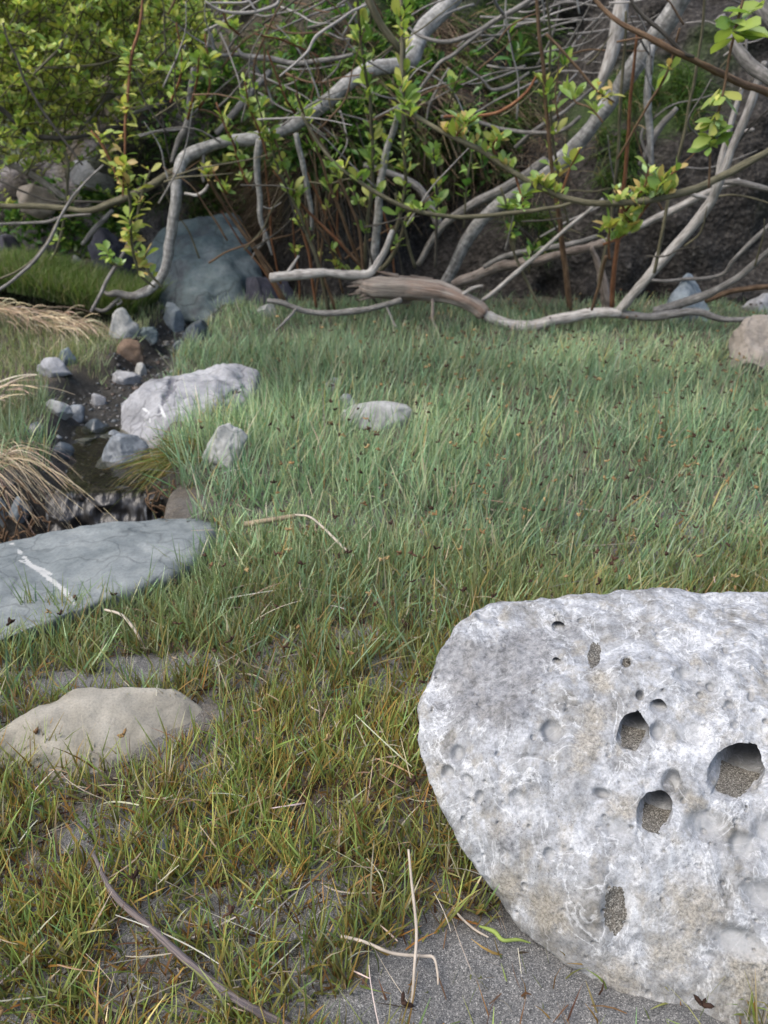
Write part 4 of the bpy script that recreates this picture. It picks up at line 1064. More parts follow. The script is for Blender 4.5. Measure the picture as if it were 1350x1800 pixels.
# ---- willow limb drooping to the stream
def willow_droop():
    root = empty('willow_tree', P(262, 515, 2.95)); off = np.array(root.location)
    tag(root, 'willow with a bent grey limb arching down beside the green boulder', 'tree')
    fol = Foliage(root); b = lambda *a, **k: px_branch(root, *a, off=off, **k)
    b('trunk', 'pale_bark', [(880, -140), (800, -12), (740, 60), (715, 110), (640, 128), (560, 190), (480, 236), (390, 252), (328, 276), (312, 310), (308, 360), (300, 420), (288, 478), (262, 510), (238, 522)], (3.2, 3.0, 2.85, 2.85), (66, 58, 46, 40, 36, 35, 34, 33, 30, 28, 26, 25, 22, 18), sides=16, n_per=10)
    b('branch', 'grey_bark', [(262, 508), (235, 520), (205, 516), (190, 518), (180, 512)], (2.85, 2.85), (18, 17, 12, 5))
    b('branch', 'grey_bark', [(215, 520), (205, 530), (185, 545), (172, 545), (162, 538)], (2.86, 2.84), (8, 9, 8, 5))
    b('branch', 'grey_bark', [(208, 520), (214, 530), (206, 536)], (2.86, 2.84), (6, 4))
    b('branch', 'grey_bark', [(160, 548), (175, 520), (195, 480), (220, 435), (230, 400)], (2.8, 2.85), (6, 8, 7, 4))
    b('branch', 'pale_bark', [(456, 245), (452, 300), (455, 350), (458, 385), (470, 420), (478, 448)], (2.9, 2.95), (14, 14, 11, 8, 4))
    b('branch', 'grey_bark', [(466, 405), (464, 425), (450, 440), (442, 455)], (2.95, 2.93), (7, 5, 3))
    b('branch', 'grey_bark', [(458, 362), (476, 366), (495, 355)], (2.95, 2.93), (5, 4, 2))
    b('branch', 'pale_bark', [(520, 235), (530, 280), (540, 330), (547, 365), (548, 405)], (2.9, 2.95), (11, 12, 11, 6))
    b('branch', 'drift_wood', [(645, 8), (600, 35), (556, 64), (535, 95), (492, 134)], (2.5, 2.45), (5, 7, 7, 4), sides=6)
    b('branch', 'drift_wood', [(360, 2), (390, 18), (420, 25), (460, 20), (488, 9), (490, -12)], (2.5, 2.5), (4, 7, 7, 6), sides=6)
    b('branch', 'drift_wood', [(370, 5), (430, 5), (442, -10)], (2.5, 2.5), (4, 5), sides=6)
    b('branch', 'drift_wood', [(432, -8), (445, 10), (450, 18)], (2.5, 2.5), (6, 4), sides=6)
    b('branch', 'drift_wood', [(325, 340), (345, 345), (360, 335), (366, 325)], (2.82, 2.78), (5, 7, 7, 5), sides=6)
    b('branch', 'grey_bark', [(340, 120), (334, 170), (328, 220), (312, 250), (302, 285)], (2.95, 3.0), (10, 14, 14, 9))
    b('branch', 'grey_bark', [(415, 82), (430, 98), (470, 102), (520, 112), (580, 104), (620, 96)], (3.1, 3.05), (6, 12, 12, 10, 7))
    b('branch', 'grey_bark', [(370, 60), (385, 95), (430, 100), (465, 150), (480, 185)], (3.1, 3.1), (8, 9, 6))
    b('branch', 'grey_bark', [(380, 235), (410, 200), (455, 150), (475, 125)], (3.05, 3.1), (12, 16, 12))
    b('branch', 'grey_bark', [(358, 262), (356, 300), (358, 320)], (2.9, 2.9), (7, 6))
    rg = random.Random(77)
    for i in range(30):
        u, v = rg.uniform(330, 640), rg.uniform(-10, 200); a = rg.gauss(-.3, .8); L = rg.uniform(60, 180)
        p = [(u, v)]
        for k in range(3): a += rg.gauss(0, .3); p.append((p[-1][0] + math.cos(a) * L / 3, p[-1][1] + math.sin(a) * L / 3))
        y0 = rg.uniform(2.9, 3.35); b('twig', rg.choice(['grey_bark', 'brown_bark', 'grey_bark']), p, (y0, y0 - .1), (5, 4, 2), sides=5, rough=0, n_per=4)
    for pts_, n, cols in (([(440, 330), (420, 290), (405, 240), (380, 180)], 16, GL), ([(470, 280), (455, 230), (440, 190), (430, 140)], 14, GL), ([(400, 340), (390, 330), (375, 300)], 7, YL), ([(350, 190), (370, 150), (360, 60)], 14, GL), ([(330, 210), (345, 140), (350, 100)], 12, GL),
                          ([(300, 180), (320, 120), (310, 40)], 14, GL), ([(560, 100), (500, 70), (450, 60)], 6, GL), ([(420, 60), (400, 40), (385, 0)], 8, GL), ([(520, 200), (500, 170), (470, 90)], 6, GL)):
        o, c, r = b('shoot', 'red_bark', pts_, (2.75, 2.65), (5, 3), sides=5, n_per=6)
        leafy(fol, o, c, .0, 1, int(n * 1.3), .038, cols, clump=2)
    fol.build(200)
willow_droop()

# ---- yellow-green willow filling the upper left
def willow_left():
    root = empty('willow_tree', P(-60, 480, 3.6)); off = np.array(root.location)
    tag(root, 'dense yellow-green leafy willow filling the upper left corner', 'tree')
    fol = Foliage(root); b = lambda *a, **k: px_branch(root, *a, off=off, **k)
    b('trunk', 'dark_bark', [(-60, 520), (-70, 400), (-110, 250), (-90, 60), (-60, -120)], (3.6, 3.4), (60, 52, 40, 30), sides=12)
    b('branch', 'olive_bark', [(-80, 355), (0, 361), (90, 363), (150, 370), (195, 358), (250, 335), (300, 305), (370, 262)], (2.9, 2.8, 2.95), (10, 11, 13, 15, 14), sides=10)
    b('branch', 'grey_bark', [(-40, 395), (20, 394), (80, 390), (110, 380), (160, 376)], (2.95, 2.9), (4, 6, 7, 5))
    b('branch', 'dark_bark', [(-40, 175), (0, 192), (35, 222), (55, 238), (110, 242), (165, 235), (225, 218)], (3.0, 3.1), (12, 11, 10, 8))
    b('branch', 'dark_bark', [(5, 40), (25, 95), (45, 145), (70, 185), (105, 235), (130, 268), (145, 290)], (2.5, 2.5), (4, 6, 6, 4), sides=6)
    b('branch', 'grey_bark', [(182, 290), (140, 330), (112, 370), (95, 410), (80, 435), (50, 470), (0, 508), (-40, 520)], (2.4, 2.35), (4, 6, 7, 6), sides=7)
    b('branch', 'olive_bark', [(140, 335), (105, 385), (82, 430), (50, 465), (0, 490)], (2.45, 2.42), (4, 5, 5), sides=7)
    b('branch', 'grey_bark', [(-10, 280), (30, 295), (75, 318), (100, 335), (122, 352)], (3.5, 3.45), (10, 14, 15, 12))
    b('branch', 'dark_bark', [(-20, 310), (40, 338), (100, 352), (180, 356), (215, 352)], (2.9, 2.9), (4, 5, 5, 3), sides=6)
    b('branch', 'olive_bark', [(60, 110), (75, 120), (120, 120), (180, 112), (235, 92)], (2.9, 3.0), (4, 5, 5, 4), sides=6)
    b('branch', 'grey_bark', [(180, 175), (215, 160), (215, 165)], (3.4, 3.4), (14, 12))
    b('branch', 'grey_bark', [(140, 230), (170, 195), (195, 150), (195, 120)], (3.3, 3.3), (5, 6, 4))
    b('branch', 'grey_bark', [(145, 430), (170, 400), (198, 370)], (3.2, 3.2), (9, 12, 8))
    b('branch', 'grey_bark', [(228, 200), (260, 188), (290, 180)], (3.2, 3.2), (7, 9))
    b('branch', 'grey_bark', [(245, 240), (290, 230), (340, 228)], (3.0, 3.0), (5, 6))
    sh = [([(252, -20), (244, 40), (232, 120), (224, 200), (219, 280), (216, 345)], (2.35, 2.3), 26, YL, 'red_bark', .3, 1), ([(222, 300), (228, 370), (232, 430), (245, 480), (272, 505)], (2.3, 2.5), 22, YL, 'olive_bark', 0, .8),
          ([(265, 300), (250, 340), (240, 400), (230, 450)], (2.4, 2.45), 13, YL, 'olive_bark', 0, 1), ([(160, 230), (175, 250), (200, 300), (215, 330)], (2.4, 2.4), 8, YL, 'red_bark', .2, 1), ([(285, 505), (262, 480), (250, 450), (235, 440)], (2.5, 2.5), 8, YL, 'olive_bark', .1, .9),
          ([(190, 440), (195, 460), (215, 470)], (2.6, 2.6), 10, ['lime', 'green', 'pale'], 'olive_bark', 0, 1), ([(110, 70), (100, 90), (60, 130)], (2.3, 2.3), 4, GL, 'olive_bark', 0, 1), ([(100, 250), (120, 300), (100, 440), (60, 470)], (3.1, 3.1), 14, GL, 'olive_bark', 0, 1)]
    for pts_, ys, n, cols, bark, a, e in sh:
        o, c, r = b('shoot', bark, pts_, ys, (4, 6, 5, 3), sides=6, n_per=7)
        leafy(fol, o, c, a, e, int(n * 1.4), .037, cols, clump=2)
    rg = random.Random(5); tw = Buf()
    cand = 0
    while cand < 1350:
        u, v = rg.uniform(-130, 360), rg.uniform(-90, 330)
        dens = 1.0 if v < 190 - .1 * u else (.65 if u < 130 else .42)
        if u > 250: dens *= .6
        if v > 330 - .6 * max(0, u): dens *= .3
        if rg.random() > dens: continue
        cand += 1
        y0 = rg.uniform(3.0, 4.3); a = rg.gauss(-1.2, .8); L = rg.uniform(50, 130); p = [(u, v)]
        for k in range(3): a += rg.gauss(0, .3); p.append((p[-1][0] + math.cos(a) * L / 3, p[-1][1] + math.sin(a) * L / 3))
        c = px_path(p, (y0, y0 - .15), 3); tube(tw, c, np.linspace(.0028, .0015, len(c)), 4, 0, cand)
        leafy(fol, root, c, 0, 1, rg.randint(7, 12), .033, GL + ['yellow', 'lime', 'lime', 'yellow'], clump=2)
    o = link('twigs', tw.mesh('twigs', off), M['olive_bark'], root); o['kind'] = 'stuff'
    fol.build(300)
willow_left()

# ---- osier shoots rising from the fallen log, and the arching branches
def willow_shoots():
    root = empty('willow_tree', P(642, 500, 3.0)); off = np.array(root.location)
    tag(root, 'thicket of thin brown willow shoots sprouting above the fallen log', 'tree')
    fol = Foliage(root); b = lambda *a, **k: px_branch(root, *a, off=off, **k)
    S = [([(578, 548), (560, 470), (530, 385), (490, 300), (465, 220), (440, 130)], (2.95, 2.7), (7, 6, 5, 3), 'olive_bark', 20, .3, 1, GL),
         ([(590, 545), (560, 460), (530, 370), (500, 300), (470, 210)], (2.95, 2.75), (6, 5, 4), 'brown_bark', 8, .4, .9, GL),
         ([(556, 540), (540, 440), (520, 360), (485, 290)], (2.95, 2.8), (6, 5, 3), 'red_bark', 6, .3, 1, GL),
         ([(500, 528), (450, 440), (400, 370), (372, 325), (365, 300)], (2.95, 2.75), (8, 7, 6, 4), 'brown_bark', 4, .8, 1, YL),
         ([(645, 480), (600, 430), (540, 370), (480, 300)], (2.95, 2.8), (6, 5, 3), 'red_bark', 0, 0, 1, GL),
         ([(640, 482), (610, 400), (570, 300), (530, 190), (515, 130)], (2.95, 2.6), (6, 6, 4, 3), 'brown_bark', 8, .4, .9, GL),
         ([(640, 480), (630, 400), (590, 300), (545, 220), (520, 165)], (2.9, 2.55), (6, 5, 4), 'brown_bark', 6, .4, .9, GL),
         ([(640, 478), (646, 400), (655, 300), (650, 180), (632, 60), (628, -20)], (2.95, 2.5), (8, 7, 6, 5), 'olive_bark', 34, .25, .95, GL),
         ([(655, 480), (664, 380), (676, 290), (690, 230), (700, 190)], (2.98, 2.85), (16, 14, 12, 8), 'pale_bark', 10, .4, 1, GL),
         ([(650, 480), (690, 420), (712, 330), (708, 240), (712, 120), (705, 0)], (2.9, 2.6), (8, 7, 6, 4), 'olive_bark', 26, .3, .95, GL),
         ([(635, 482), (672, 470), (700, 425), (715, 380)], (2.95, 2.9), (9, 8, 6), 'olive_bark', 5, .5, 1, GL),
         ([(668, 515), (655, 470), (640, 400), (620, 330)], (2.9, 2.8), (4, 4, 3), 'dark_bark', 5, .3, 1, GL),
         ([(1003, 550), (990, 450), (980, 360), (965, 250), (955, 130), (942, -20)], (2.95, 2.6), (11, 10, 8, 7, 6), 'brown_bark', 9, .4, .8, GL),
         ([(1000, 400), (980, 300), (968, 200), (966, 90), (960, -20)], (2.9, 2.6), (5, 5, 4), 'olive_bark', 7, .2, .8, YL),
         ([(1075, 545), (1085, 430), (1100, 300), (1110, 170), (1120, 60)], (2.9, 2.6), (9, 8, 7, 5), 'red_bark', 0, 0, 1, GL),
         ([(1040, 560), (1075, 380), (1085, 280), (1095, 130), (1100, 20)], (2.85, 2.55), (5, 5, 6, 5), 'olive_bark', 0, 0, 1, GL),
         ([(1150, 480), (1180, 330), (1205, 230), (1230, 90), (1240, -20)], (2.6, 2.4), (6, 6, 6, 5), 'olive_bark', 0, 0, 1, GL),
         ([(1085, 280), (1130, 200), (1170, 130), (1195, 50)], (2.6, 2.4), (4, 5, 4), 'brown_bark', 3, .3, .8, YL),
         ([(960, 60), (1010, 110), (1045, 155), (1080, 180)], (2.6, 2.6), (5, 4, 3), 'brown_bark', 6, .5, 1, YL),
         ([(1060, 215), (1040, 190), (1015, 180), (1010, 170)], (2.5, 2.5), (4, 3), 'brown_bark', 7, .2, 1, ['lime', 'green']),
         ([(945, 130), (925, 160), (890, 190), (850, 205), (780, 205)], (2.75, 2.75), (4, 6, 6, 5), 'red_bark', 0, 0, 1, GL),
         ([(885, 375), (905, 450), (945, 530), (965, 560)], (2.8, 2.85), (4, 5, 4), 'olive_bark', 0, 0, 1, GL),
         ([(880, 330), (895, 380), (905, 440)], (2.75, 2.8), (4, 5), 'olive_bark', 9, .3, 1, DG),
         ([(730, 470), (710, 400), (695, 340)], (2.9, 2.8), (6, 5), 'olive_bark', 0, 0, 1, GL),
         ([(765, 470), (768, 400), (765, 300), (762, 260)], (2.8, 2.7), (5, 5, 3), 'dark_bark', 12, .2, 1, ['green', 'lime', 'yellow']),
         ([(815, 400), (820, 330), (830, 260)], (2.8, 2.7), (4, 4), 'olive_bark', 6, .4, 1, DG),
         ([(640, -20), (668, 40), (695, 78), (708, 100)], (2.3, 2.35), (14, 13, 8), 'olive_bark', 0, 0, 1, GL)]
    for pts_, ys, ws, bark, n, a, e, cols in S:
        o, c, r = b('shoot', bark, pts_, ys, ws, sides=7, n_per=7)
        if n: leafy(fol, o, c, a, e, int(n * 1.5), .044, cols, clump=2)
    rg = random.Random(41)
    for i in range(115):                                 # thin grey and brown twigs woven through the thicket
        u, v = rg.uniform(250, 1340), rg.uniform(0, 470); a = rg.choice([-.6, -.9, -1.5, -1.7, -2.2, -.3]) + rg.gauss(0, .3); L = rg.uniform(60, 200)
        if v > 330 and 700 < u < 1340 and rg.random() < .5: continue
        p = [(u, v)]
        for k in range(3): a += rg.gauss(0, .22); p.append((p[-1][0] + math.cos(a) * L / 3, p[-1][1] + math.sin(a) * L / 3))
        y0 = rg.uniform(2.5, 3.15); b('twig', rg.choice(['grey_bark', 'drift_wood', 'brown_bark', 'olive_bark', 'dark_bark']), p, (y0, y0 - .08), (4.5, 3.5, 1.8), sides=5, rough=0, n_per=4)
    rg = random.Random(12)
    for i in range(16):                                  # further thin red and brown shoots behind
        u = rg.uniform(480, 740); p = [(u, rg.uniform(460, 545))]; a = -1.57 - rg.gauss(.25, .25); L = rg.uniform(120, 330)
        for k in range(3): a += rg.gauss(0, .12); p.append((p[-1][0] + math.cos(a) * L / 3, p[-1][1] + math.sin(a) * L / 3))
        o, c, r = b('shoot', rg.choice(['red_bark', 'brown_bark', 'dark_bark']), p, (3.1, 3.0), (4, 4, 2), sides=5, n_per=5)
        if i % 3 == 0: leafy(fol, o, c, .3, 1, 4, .042, GL, clump=2)
    fol.build(300)
willow_shoots()

def willow_arch():
    root = empty('willow_tree', P(1420, 520, 2.3)); off = np.array(root.location)
    tag(root, 'willow with long olive arching branches sweeping in from the right', 'tree')
    fol = Foliage(root); b = lambda *a, **k: px_branch(root, *a, off=off, **k)
    b('trunk', 'grey_bark', [(1440, 640), (1430, 500), (1440, 350), (1420, 200), (1400, 90), (1345, 20), (1310, -40)], (2.35, 2.35, 2.5), (60, 56, 50, 46, 46), sides=12)
    o, c, r = b('branch', 'olive_bark', [(1435, 215), (1350, 265), (1260, 313), (1190, 341), (1100, 358), (1000, 352), (920, 313), (850, 268), (770, 228), (712, 188), (704, 130), (706, 40), (700, -40)], (2.3, 2.15, 2.2, 2.35), (17, 16, 16, 14, 13, 11, 9, 8, 7), sides=10, n_per=10)
    leafy(fol, o, c, .22, .36, 14, .045, OR, up=1.0, clump=3); leafy(fol, o, c, .42, .66, 30, .042, OR, up=.9, clump=3); leafy(fol, o, c, .68, .95, 22, .045, GL + ['yellow'], clump=3)
    o, c, r = b('branch', 'olive_bark', [(1010, 355), (960, 368), (880, 377), (800, 381), (720, 366), (640, 325), (580, 280), (530, 200)], (2.5, 2.45), (6, 9, 9, 8, 6), sides=8, n_per=8)
    leafy(fol, o, c, .5, 1, 9, .042, GL, clump=2)
    for pts_, n, cols in (([(1060, 430), (1085, 420), (1115, 395), (1150, 345), (1175, 310), (1190, 300)], 26, OR), ([(1110, 400), (1095, 360), (1080, 330)], 12, OR), ([(1100, 370), (1130, 330), (1140, 300)], 16, OR), ([(1072, 455), (1070, 430), (1072, 400)], 9, OR), ([(800, 245), (810, 230), (825, 215)], 10, OR), ([(870, 275), (868, 255), (880, 240)], 9, OR), ([(905, 305), (915, 345), (920, 370)], 9, ['lime', 'green', 'pale']), ([(985, 350), (1000, 300), (1020, 260)], 5, OR)):
        o, c, r = b('shoot', 'red_bark', pts_, (2.2, 2.15), (5, 4, 3), sides=6, n_per=6)
        leafy(fol, o, c, .1, 1, n, .042, cols, up=.6, clump=2)
    o, c, r = b('shoot', 'brown_bark', [(1066, 450), (1055, 490), (1040, 545)], (2.2, 2.3), (6, 6, 5), sides=6)
    o, c, r = b('branch', 'brown_bark', [(1020, -30), (1058, 15), (1085, 40), (1120, 58), (1180, 88), (1250, 122), (1310, 148), (1370, 168), (1430, 200)], (1.9, 1.85, 2.1), (7, 9, 10, 12, 14, 16, 16), sides=10, rough=.12)
    b('branch', 'dark_bark', [(1095, -25), (1125, 20), (1160, 52), (1195, 84), (1220, 100)], (1.88, 1.86), (6, 8, 8, 7), sides=8, rough=.12)
    b('branch', 'grey_bark', [(1265, 30), (1290, 80), (1320, 115), (1348, 135), (1390, 160)], (2.3, 2.2), (22, 26, 26, 26), sides=10)
    b('branch', 'grey_bark', [(1310, -10), (1312, 60), (1310, 110)], (2.3, 2.3), (6, 6), sides=6)
    o, c, r = b('shoot', 'brown_bark', [(1312, -20), (1292, 60), (1280, 120), (1262, 190), (1250, 240), (1246, 330)], (1.85, 1.9), (5, 5, 4), sides=6)
    leafy(fol, o, c, .02, .38, 7, .075, ['green', 'lime'], spread=1.3, clump=2); leafy(fol, o, c, .5, .8, 14, .042, ['lime', 'pale', 'yellow'], up=-.1, clump=2); leafy(fol, o, c, .78, .92, 6, .042, GL, clump=2)
    b('branch', 'grey_bark', [(1240, 250), (1210, 215), (1250, 140)], (2.2, 2.0), (3, 4, 3), sides=5)
    fol.build(300)
willow_arch()

# ------------------------------------------------------------------ fallen wood
def log_and_wood():
    root = empty('fallen_log', P(760, 520, 2.8)); off = np.array(root.location)
    tag(root, 'fallen log with a splintered brown break and stripped pale end', 'log')
    b = lambda *a, **k: px_branch(root, *a, off=off, **k)
    b('trunk', 'torn_wood', [(634, 498), (660, 503), (720, 507), (780, 514), (815, 528), (850, 552)], (2.80, 2.76), (26, 38, 40, 34, 28, 23), sides=28, rough=.10, n_per=12, ridge=.16)
    for q0, q1, w in (((640, 482), (622, 478), 10), ((638, 496), (618, 497), 14), ((640, 508), (624, 513), 12), ((645, 516), (632, 522), 10), ((640, 490), (626, 486), 9), ((700, 486), (660, 476), 9), ((760, 492), (722, 484), 8), ((642, 500), (610, 504), 9), ((650, 512), (612, 518), 8), ((646, 486), (608, 488), 8), ((720, 530), (680, 534), 9), ((790, 508), (760, 498), 9), ((660, 520), (630, 528), 8)):
        b('splinter', 'torn_wood', [q0, ((q0[0] + q1[0]) / 2, (q0[1] + q1[1]) / 2), q1], (2.79, 2.79), (w, w * .7, 2), sides=6, rough=.2, wob=0, n_per=4)
    b('stripped_end', 'drift_wood', [(838, 545), (880, 564), (930, 573), (985, 561), (1040, 550), (1090, 550)], (2.76, 2.74), (22, 20, 19, 19, 20, 18), sides=12, rough=.1, label='pale stripped length of the fallen log')
    b('branch', 'drift_wood', [(475, 489), (500, 485), (560, 481), (620, 484), (650, 480), (672, 450), (690, 405)], (2.78, 2.8), (20, 22, 19, 18, 14, 10), sides=10, rough=.14)
    b('branch', 'drift_wood', [(500, 487), (512, 468), (525, 450)], (2.78, 2.8), (8, 7, 4), sides=7)
    b('branch', 'grey_bark', [(470, 528), (500, 535), (545, 548), (600, 549), (660, 540), (705, 528)], (2.72, 2.75), (9, 12, 13, 13, 12), sides=9, rough=.1)
    b('branch', 'grey_bark', [(520, 543), (505, 560), (484, 582)], (2.72, 2.66), (6, 7, 4), sides=6)
    b('branch', 'grey_bark', [(678, 536), (690, 560), (697, 575)], (2.75, 2.68), (5, 4), sides=6)
    b('branch', 'drift_wood', [(808, 520), (830, 508), (848, 502)], (2.76, 2.74), (7, 8, 5), sides=6)
    b('branch', 'dead_wood', [(760, 525), (760, 560), (770, 580)], (2.76, 2.72), (8, 7, 5), sides=6)
    # second, barky log behind
    r2 = empty('fallen_log', P(800, 500, 3.1)); o2 = np.array(r2.location)
    tag(r2, 'ragged peeling dead branch lying behind the splintered log', 'log')
    b2 = lambda *a, **k: px_branch(r2, *a, off=o2, **k)
    b2('trunk', 'dead_wood', [(795, 500), (830, 488), (870, 470), (920, 462), (970, 450), (1030, 438), (1075, 425)], (3.08, 3.0), (16, 19, 19, 16, 14, 12), sides=12, rough=.22)
    b2('bark_strip', 'grey_bark', [(850, 470), (890, 450), (940, 440), (1000, 430), (1050, 415)], (3.0, 2.95), (8, 10, 9, 7), sides=8, rough=.2)
    b2('branch', 'drift_wood', [(1060, 425), (1120, 400), (1180, 372), (1240, 340), (1300, 318)], (2.95, 2.8), (12, 15, 15, 12), sides=9)
    b2('stump', 'dead_wood', [(1068, 555), (1064, 520), (1055, 470), (1040, 435)], (2.98, 2.95), (24, 20, 14, 8), sides=12, rough=.3)
    # dead pale limb rising to the right
    r3 = empty('dead_branch', P(1088, 548, 2.75)); o3 = np.array(r3.location)
    tag(r3, 'bare silvery dead limb rising from the grass to the upper right', 'branch')
    b3 = lambda *a, **k: px_branch(r3, *a, off=o3, **k)
    b3('limb', 'drift_wood', [(1082, 552), (1110, 522), (1140, 486), (1190, 430), (1245, 358), (1262, 320), (1285, 260), (1310, 205), (1332, 145), (1345, 110)], (2.75, 2.5), (16, 18, 18, 18, 16, 15, 14, 12), sides=10)
    b3('spur', 'drift_wood', [(1148, 478), (1154, 455), (1161, 430)], (2.7, 2.68), (12, 10, 3), sides=7)
    b3('spur', 'drift_wood', [(1258, 330), (1272, 270), (1290, 200), (1305, 150)], (2.7, 2.68), (10, 12, 10, 6), sides=7)
    b3('spur', 'drift_wood', [(1310, 232), (1325, 228)], (2.65, 2.64), (8, 5), sides=7)
    b3('spur', 'drift_wood', [(1250, 350), (1220, 345), (1205, 335)], (2.7, 2.68), (8, 7, 4), sides=7)
    for nm, lab, pl, ys, ws, mt in [
        ('dead_branch', 'grey dead branch lying low across the grass at the right', [(1085, 552), (1150, 556), (1220, 548), (1280, 562), (1380, 556)], (2.74, 2.70), (14, 15, 12, 10, 8), 'grey_bark'),
        ('dead_branch', 'rough grey dead branch running past the pointed stone', [(1150, 548), (1200, 535), (1250, 515), (1300, 485), (1350, 445), (1400, 400)], (2.78, 2.65), (18, 16, 12, 11, 10), 'grey_bark'),
        ('dead_branch', 'brown dead branch behind the pointed stone at the right', [(1240, 528), (1290, 512), (1350, 505), (1400, 500)], (2.95, 2.9), (10, 9, 9), 'brown_bark'),
        ('dead_branch', 'thin elbowed grey twig crossing above the pointed stone', [(1140, 492), (1200, 491), (1265, 484), (1290, 455), (1350, 395), (1400, 350)], (3.0, 2.8), (5, 6, 7, 8, 7), 'grey_bark'),
        ('dead_branch', 'straight pale stick leaning over the peeling dead branch', [(848, 528), (900, 488), (960, 435), (1010, 390), (1060, 350)], (2.85, 2.7), (7, 8, 7, 5), 'drift_wood'),
        ('dead_branch', 'upper grey stick reaching the right edge under the arch', [(1230, 330), (1290, 318), (1350, 332), (1400, 340)], (2.7, 2.6), (8, 10, 9), 'grey_bark')]:
        s = P(*pl[0], ys[0]); r = empty(nm, s); tag(r, lab, 'branch', 'dead branches at the meadow edge')
        px_branch(r, 'limb', mt, pl, ys, ws, np.array(s), sides=8, rough=.12)
log_and_wood()

# ------------------------------------------------------------------ small single things on the near ground
def ground_stalk(name, label, cat, pts_, lift, ws, mat, rough=.08, extra=None):
    W = []
    for i, (u, v) in enumerate(pts_):
        g = G(u, v); h = lift[i] if hasattr(lift, '__len__') else lift
        if h: g = P(u, v, g[1] * (1 - h / CAM_H)); 
        W.append(g + [0, 0, .003])
    c = catmull(W, 8); w = np.interp(np.linspace(0, 1, len(c)), np.linspace(0, 1, len(ws)), ws)
    dist = np.linalg.norm(c - [0, 0, CAM_H], axis=1)
    SEED[0] += 1; B = Buf(); tube(B, c, w / 2 * dist / FPX, 8, rough, SEED[0])
    o = link(name, B.mesh(name, c[0]), M[mat], None, tuple(c[0])); tag(o, label, cat); return o
def mat_straw(n, c):
    k = NT(n); f = k.noise(k.coord(), 90, 4); k.done(k.ramp(f, [(.3, tuple(x * .6 for x in c)), (.7, c)]), .7, None, .3); return k.m
M['straw'] = mat_straw('pale_straw', (.42, .36, .29)); M['tan_straw'] = mat_straw('tan_straw', (.28, .22, .14)); M['green_straw'] = mat_straw('green_blade', (.20, .26, .06)); M['rust_straw'] = mat_straw('rust_straw', (.20, .11, .06))
ground_stalk('stick', 'purple-grey stick lying in the near grass', 'stick', [(165, 1505), (200, 1575), (260, 1630), (320, 1685), (380, 1735), (440, 1775), (520, 1815), (600, 1850)], [.03, .03, .025, .025, .02, .02, .01, .01], (5, 10, 12, 12, 13, 14), 'twig_purple', .16)
ground_stalk('stalk', 'thick tan hollow stalk lying beyond the white chip', 'stalk', [(430, 925), (470, 918), (520, 910)], [.03, .035, .04], (11, 10, 9), 'tan_straw')
ground_stalk('stalk', 'long bent straw arching right of the tan hollow stalk', 'stalk', [(520, 908), (545, 912), (570, 932), (600, 962), (622, 980)], [.05, .06, .05, .04, .03], (4, 4, 5, 3), 'straw')
ground_stalk('stalk', 'upright bent straw standing over the bare sand', 'stalk', [(718, 1498), (724, 1560), (732, 1640), (728, 1710), (724, 1772)], [.05, .04, .03, .015, 0], (4, 5, 5, 4), 'straw')
ground_stalk('stalk', 'hooked pale straw lying on the sand by the grass edge', 'stalk', [(600, 1650), (640, 1660), (690, 1680), (740, 1685), (762, 1688), (769, 1715), (770, 1735)], [.02, .02, .015, .01, .01, .005, 0], (5, 5, 5, 4, 3), 'straw')
ground_stalk('stalk', 'thin curved straw on the sand left of the holed boulder', 'stalk', [(783, 1568), (800, 1605), (830, 1635), (858, 1652)], 0.003, (4, 4, 3), 'straw')
ground_stalk('stalk', 'small green broken blade on the sand at the boulder foot', 'stalk', [(842, 1632), (868, 1642), (884, 1657), (910, 1656), (932, 1662)], 0.004, (3, 8, 6, 5, 2), 'green_straw')
ground_stalk('stalk', 'pale straw arching over the bare patch below the slab', 'stalk', [(185, 1075), (215, 1085), (240, 1115), (258, 1150)], [.03, .035, .02, 0], (4, 5, 4), 'straw')

def straws():
    B = Buf(); n = 1500
    y = .34 + 1.1 * RNG.random(n) ** 1.1; x = (RNG.random(n) * 2 - 1) * (.58 * y + .1)
    keep = RNG.random(n) < (1 - wetness(x, y)) * (1 - .85 * bareness(x, y)); x, y = x[keep], y[keep]
    for f in FOOT:
        m = ((x - f[0]) / f[2]) ** 2 + ((y - f[1]) / f[3]) ** 2 > 1.05; x, y = x[m], y[m]
    n = len(x); a = RNG.uniform(0, 6.28, n)
    dr = unit(np.stack([np.cos(a), np.sin(a) * .8, RNG.uniform(0, .5, n)], 1)); bd = np.stack([RNG.normal(size=n) * .5, RNG.normal(size=n) * .5, -dr[:, 2] * .9], 1)
    c = pal(n, [(.40, .35, .28), (.32, .27, .20), (.46, .42, .35), (.25, .18, .12)], [3, 3, 1.5, 1.5])
    ribbons(B, np.stack([x, y, H(x, y) + .004 + .022 * RNG.random(n)], 1), dr, 0.015 + .07 * RNG.random(n) ** 2.2, RNG.uniform(.0009, .0017, n), np.ones(n) * .6, c, c, 6, bend_dir=bd, taper=.4)
    tag(link('dead_straw', B.mesh('dead_straw'), M['litter']), 'pale dead straws strewn through the near grass', 'straw', None, 'stuff')
straws()

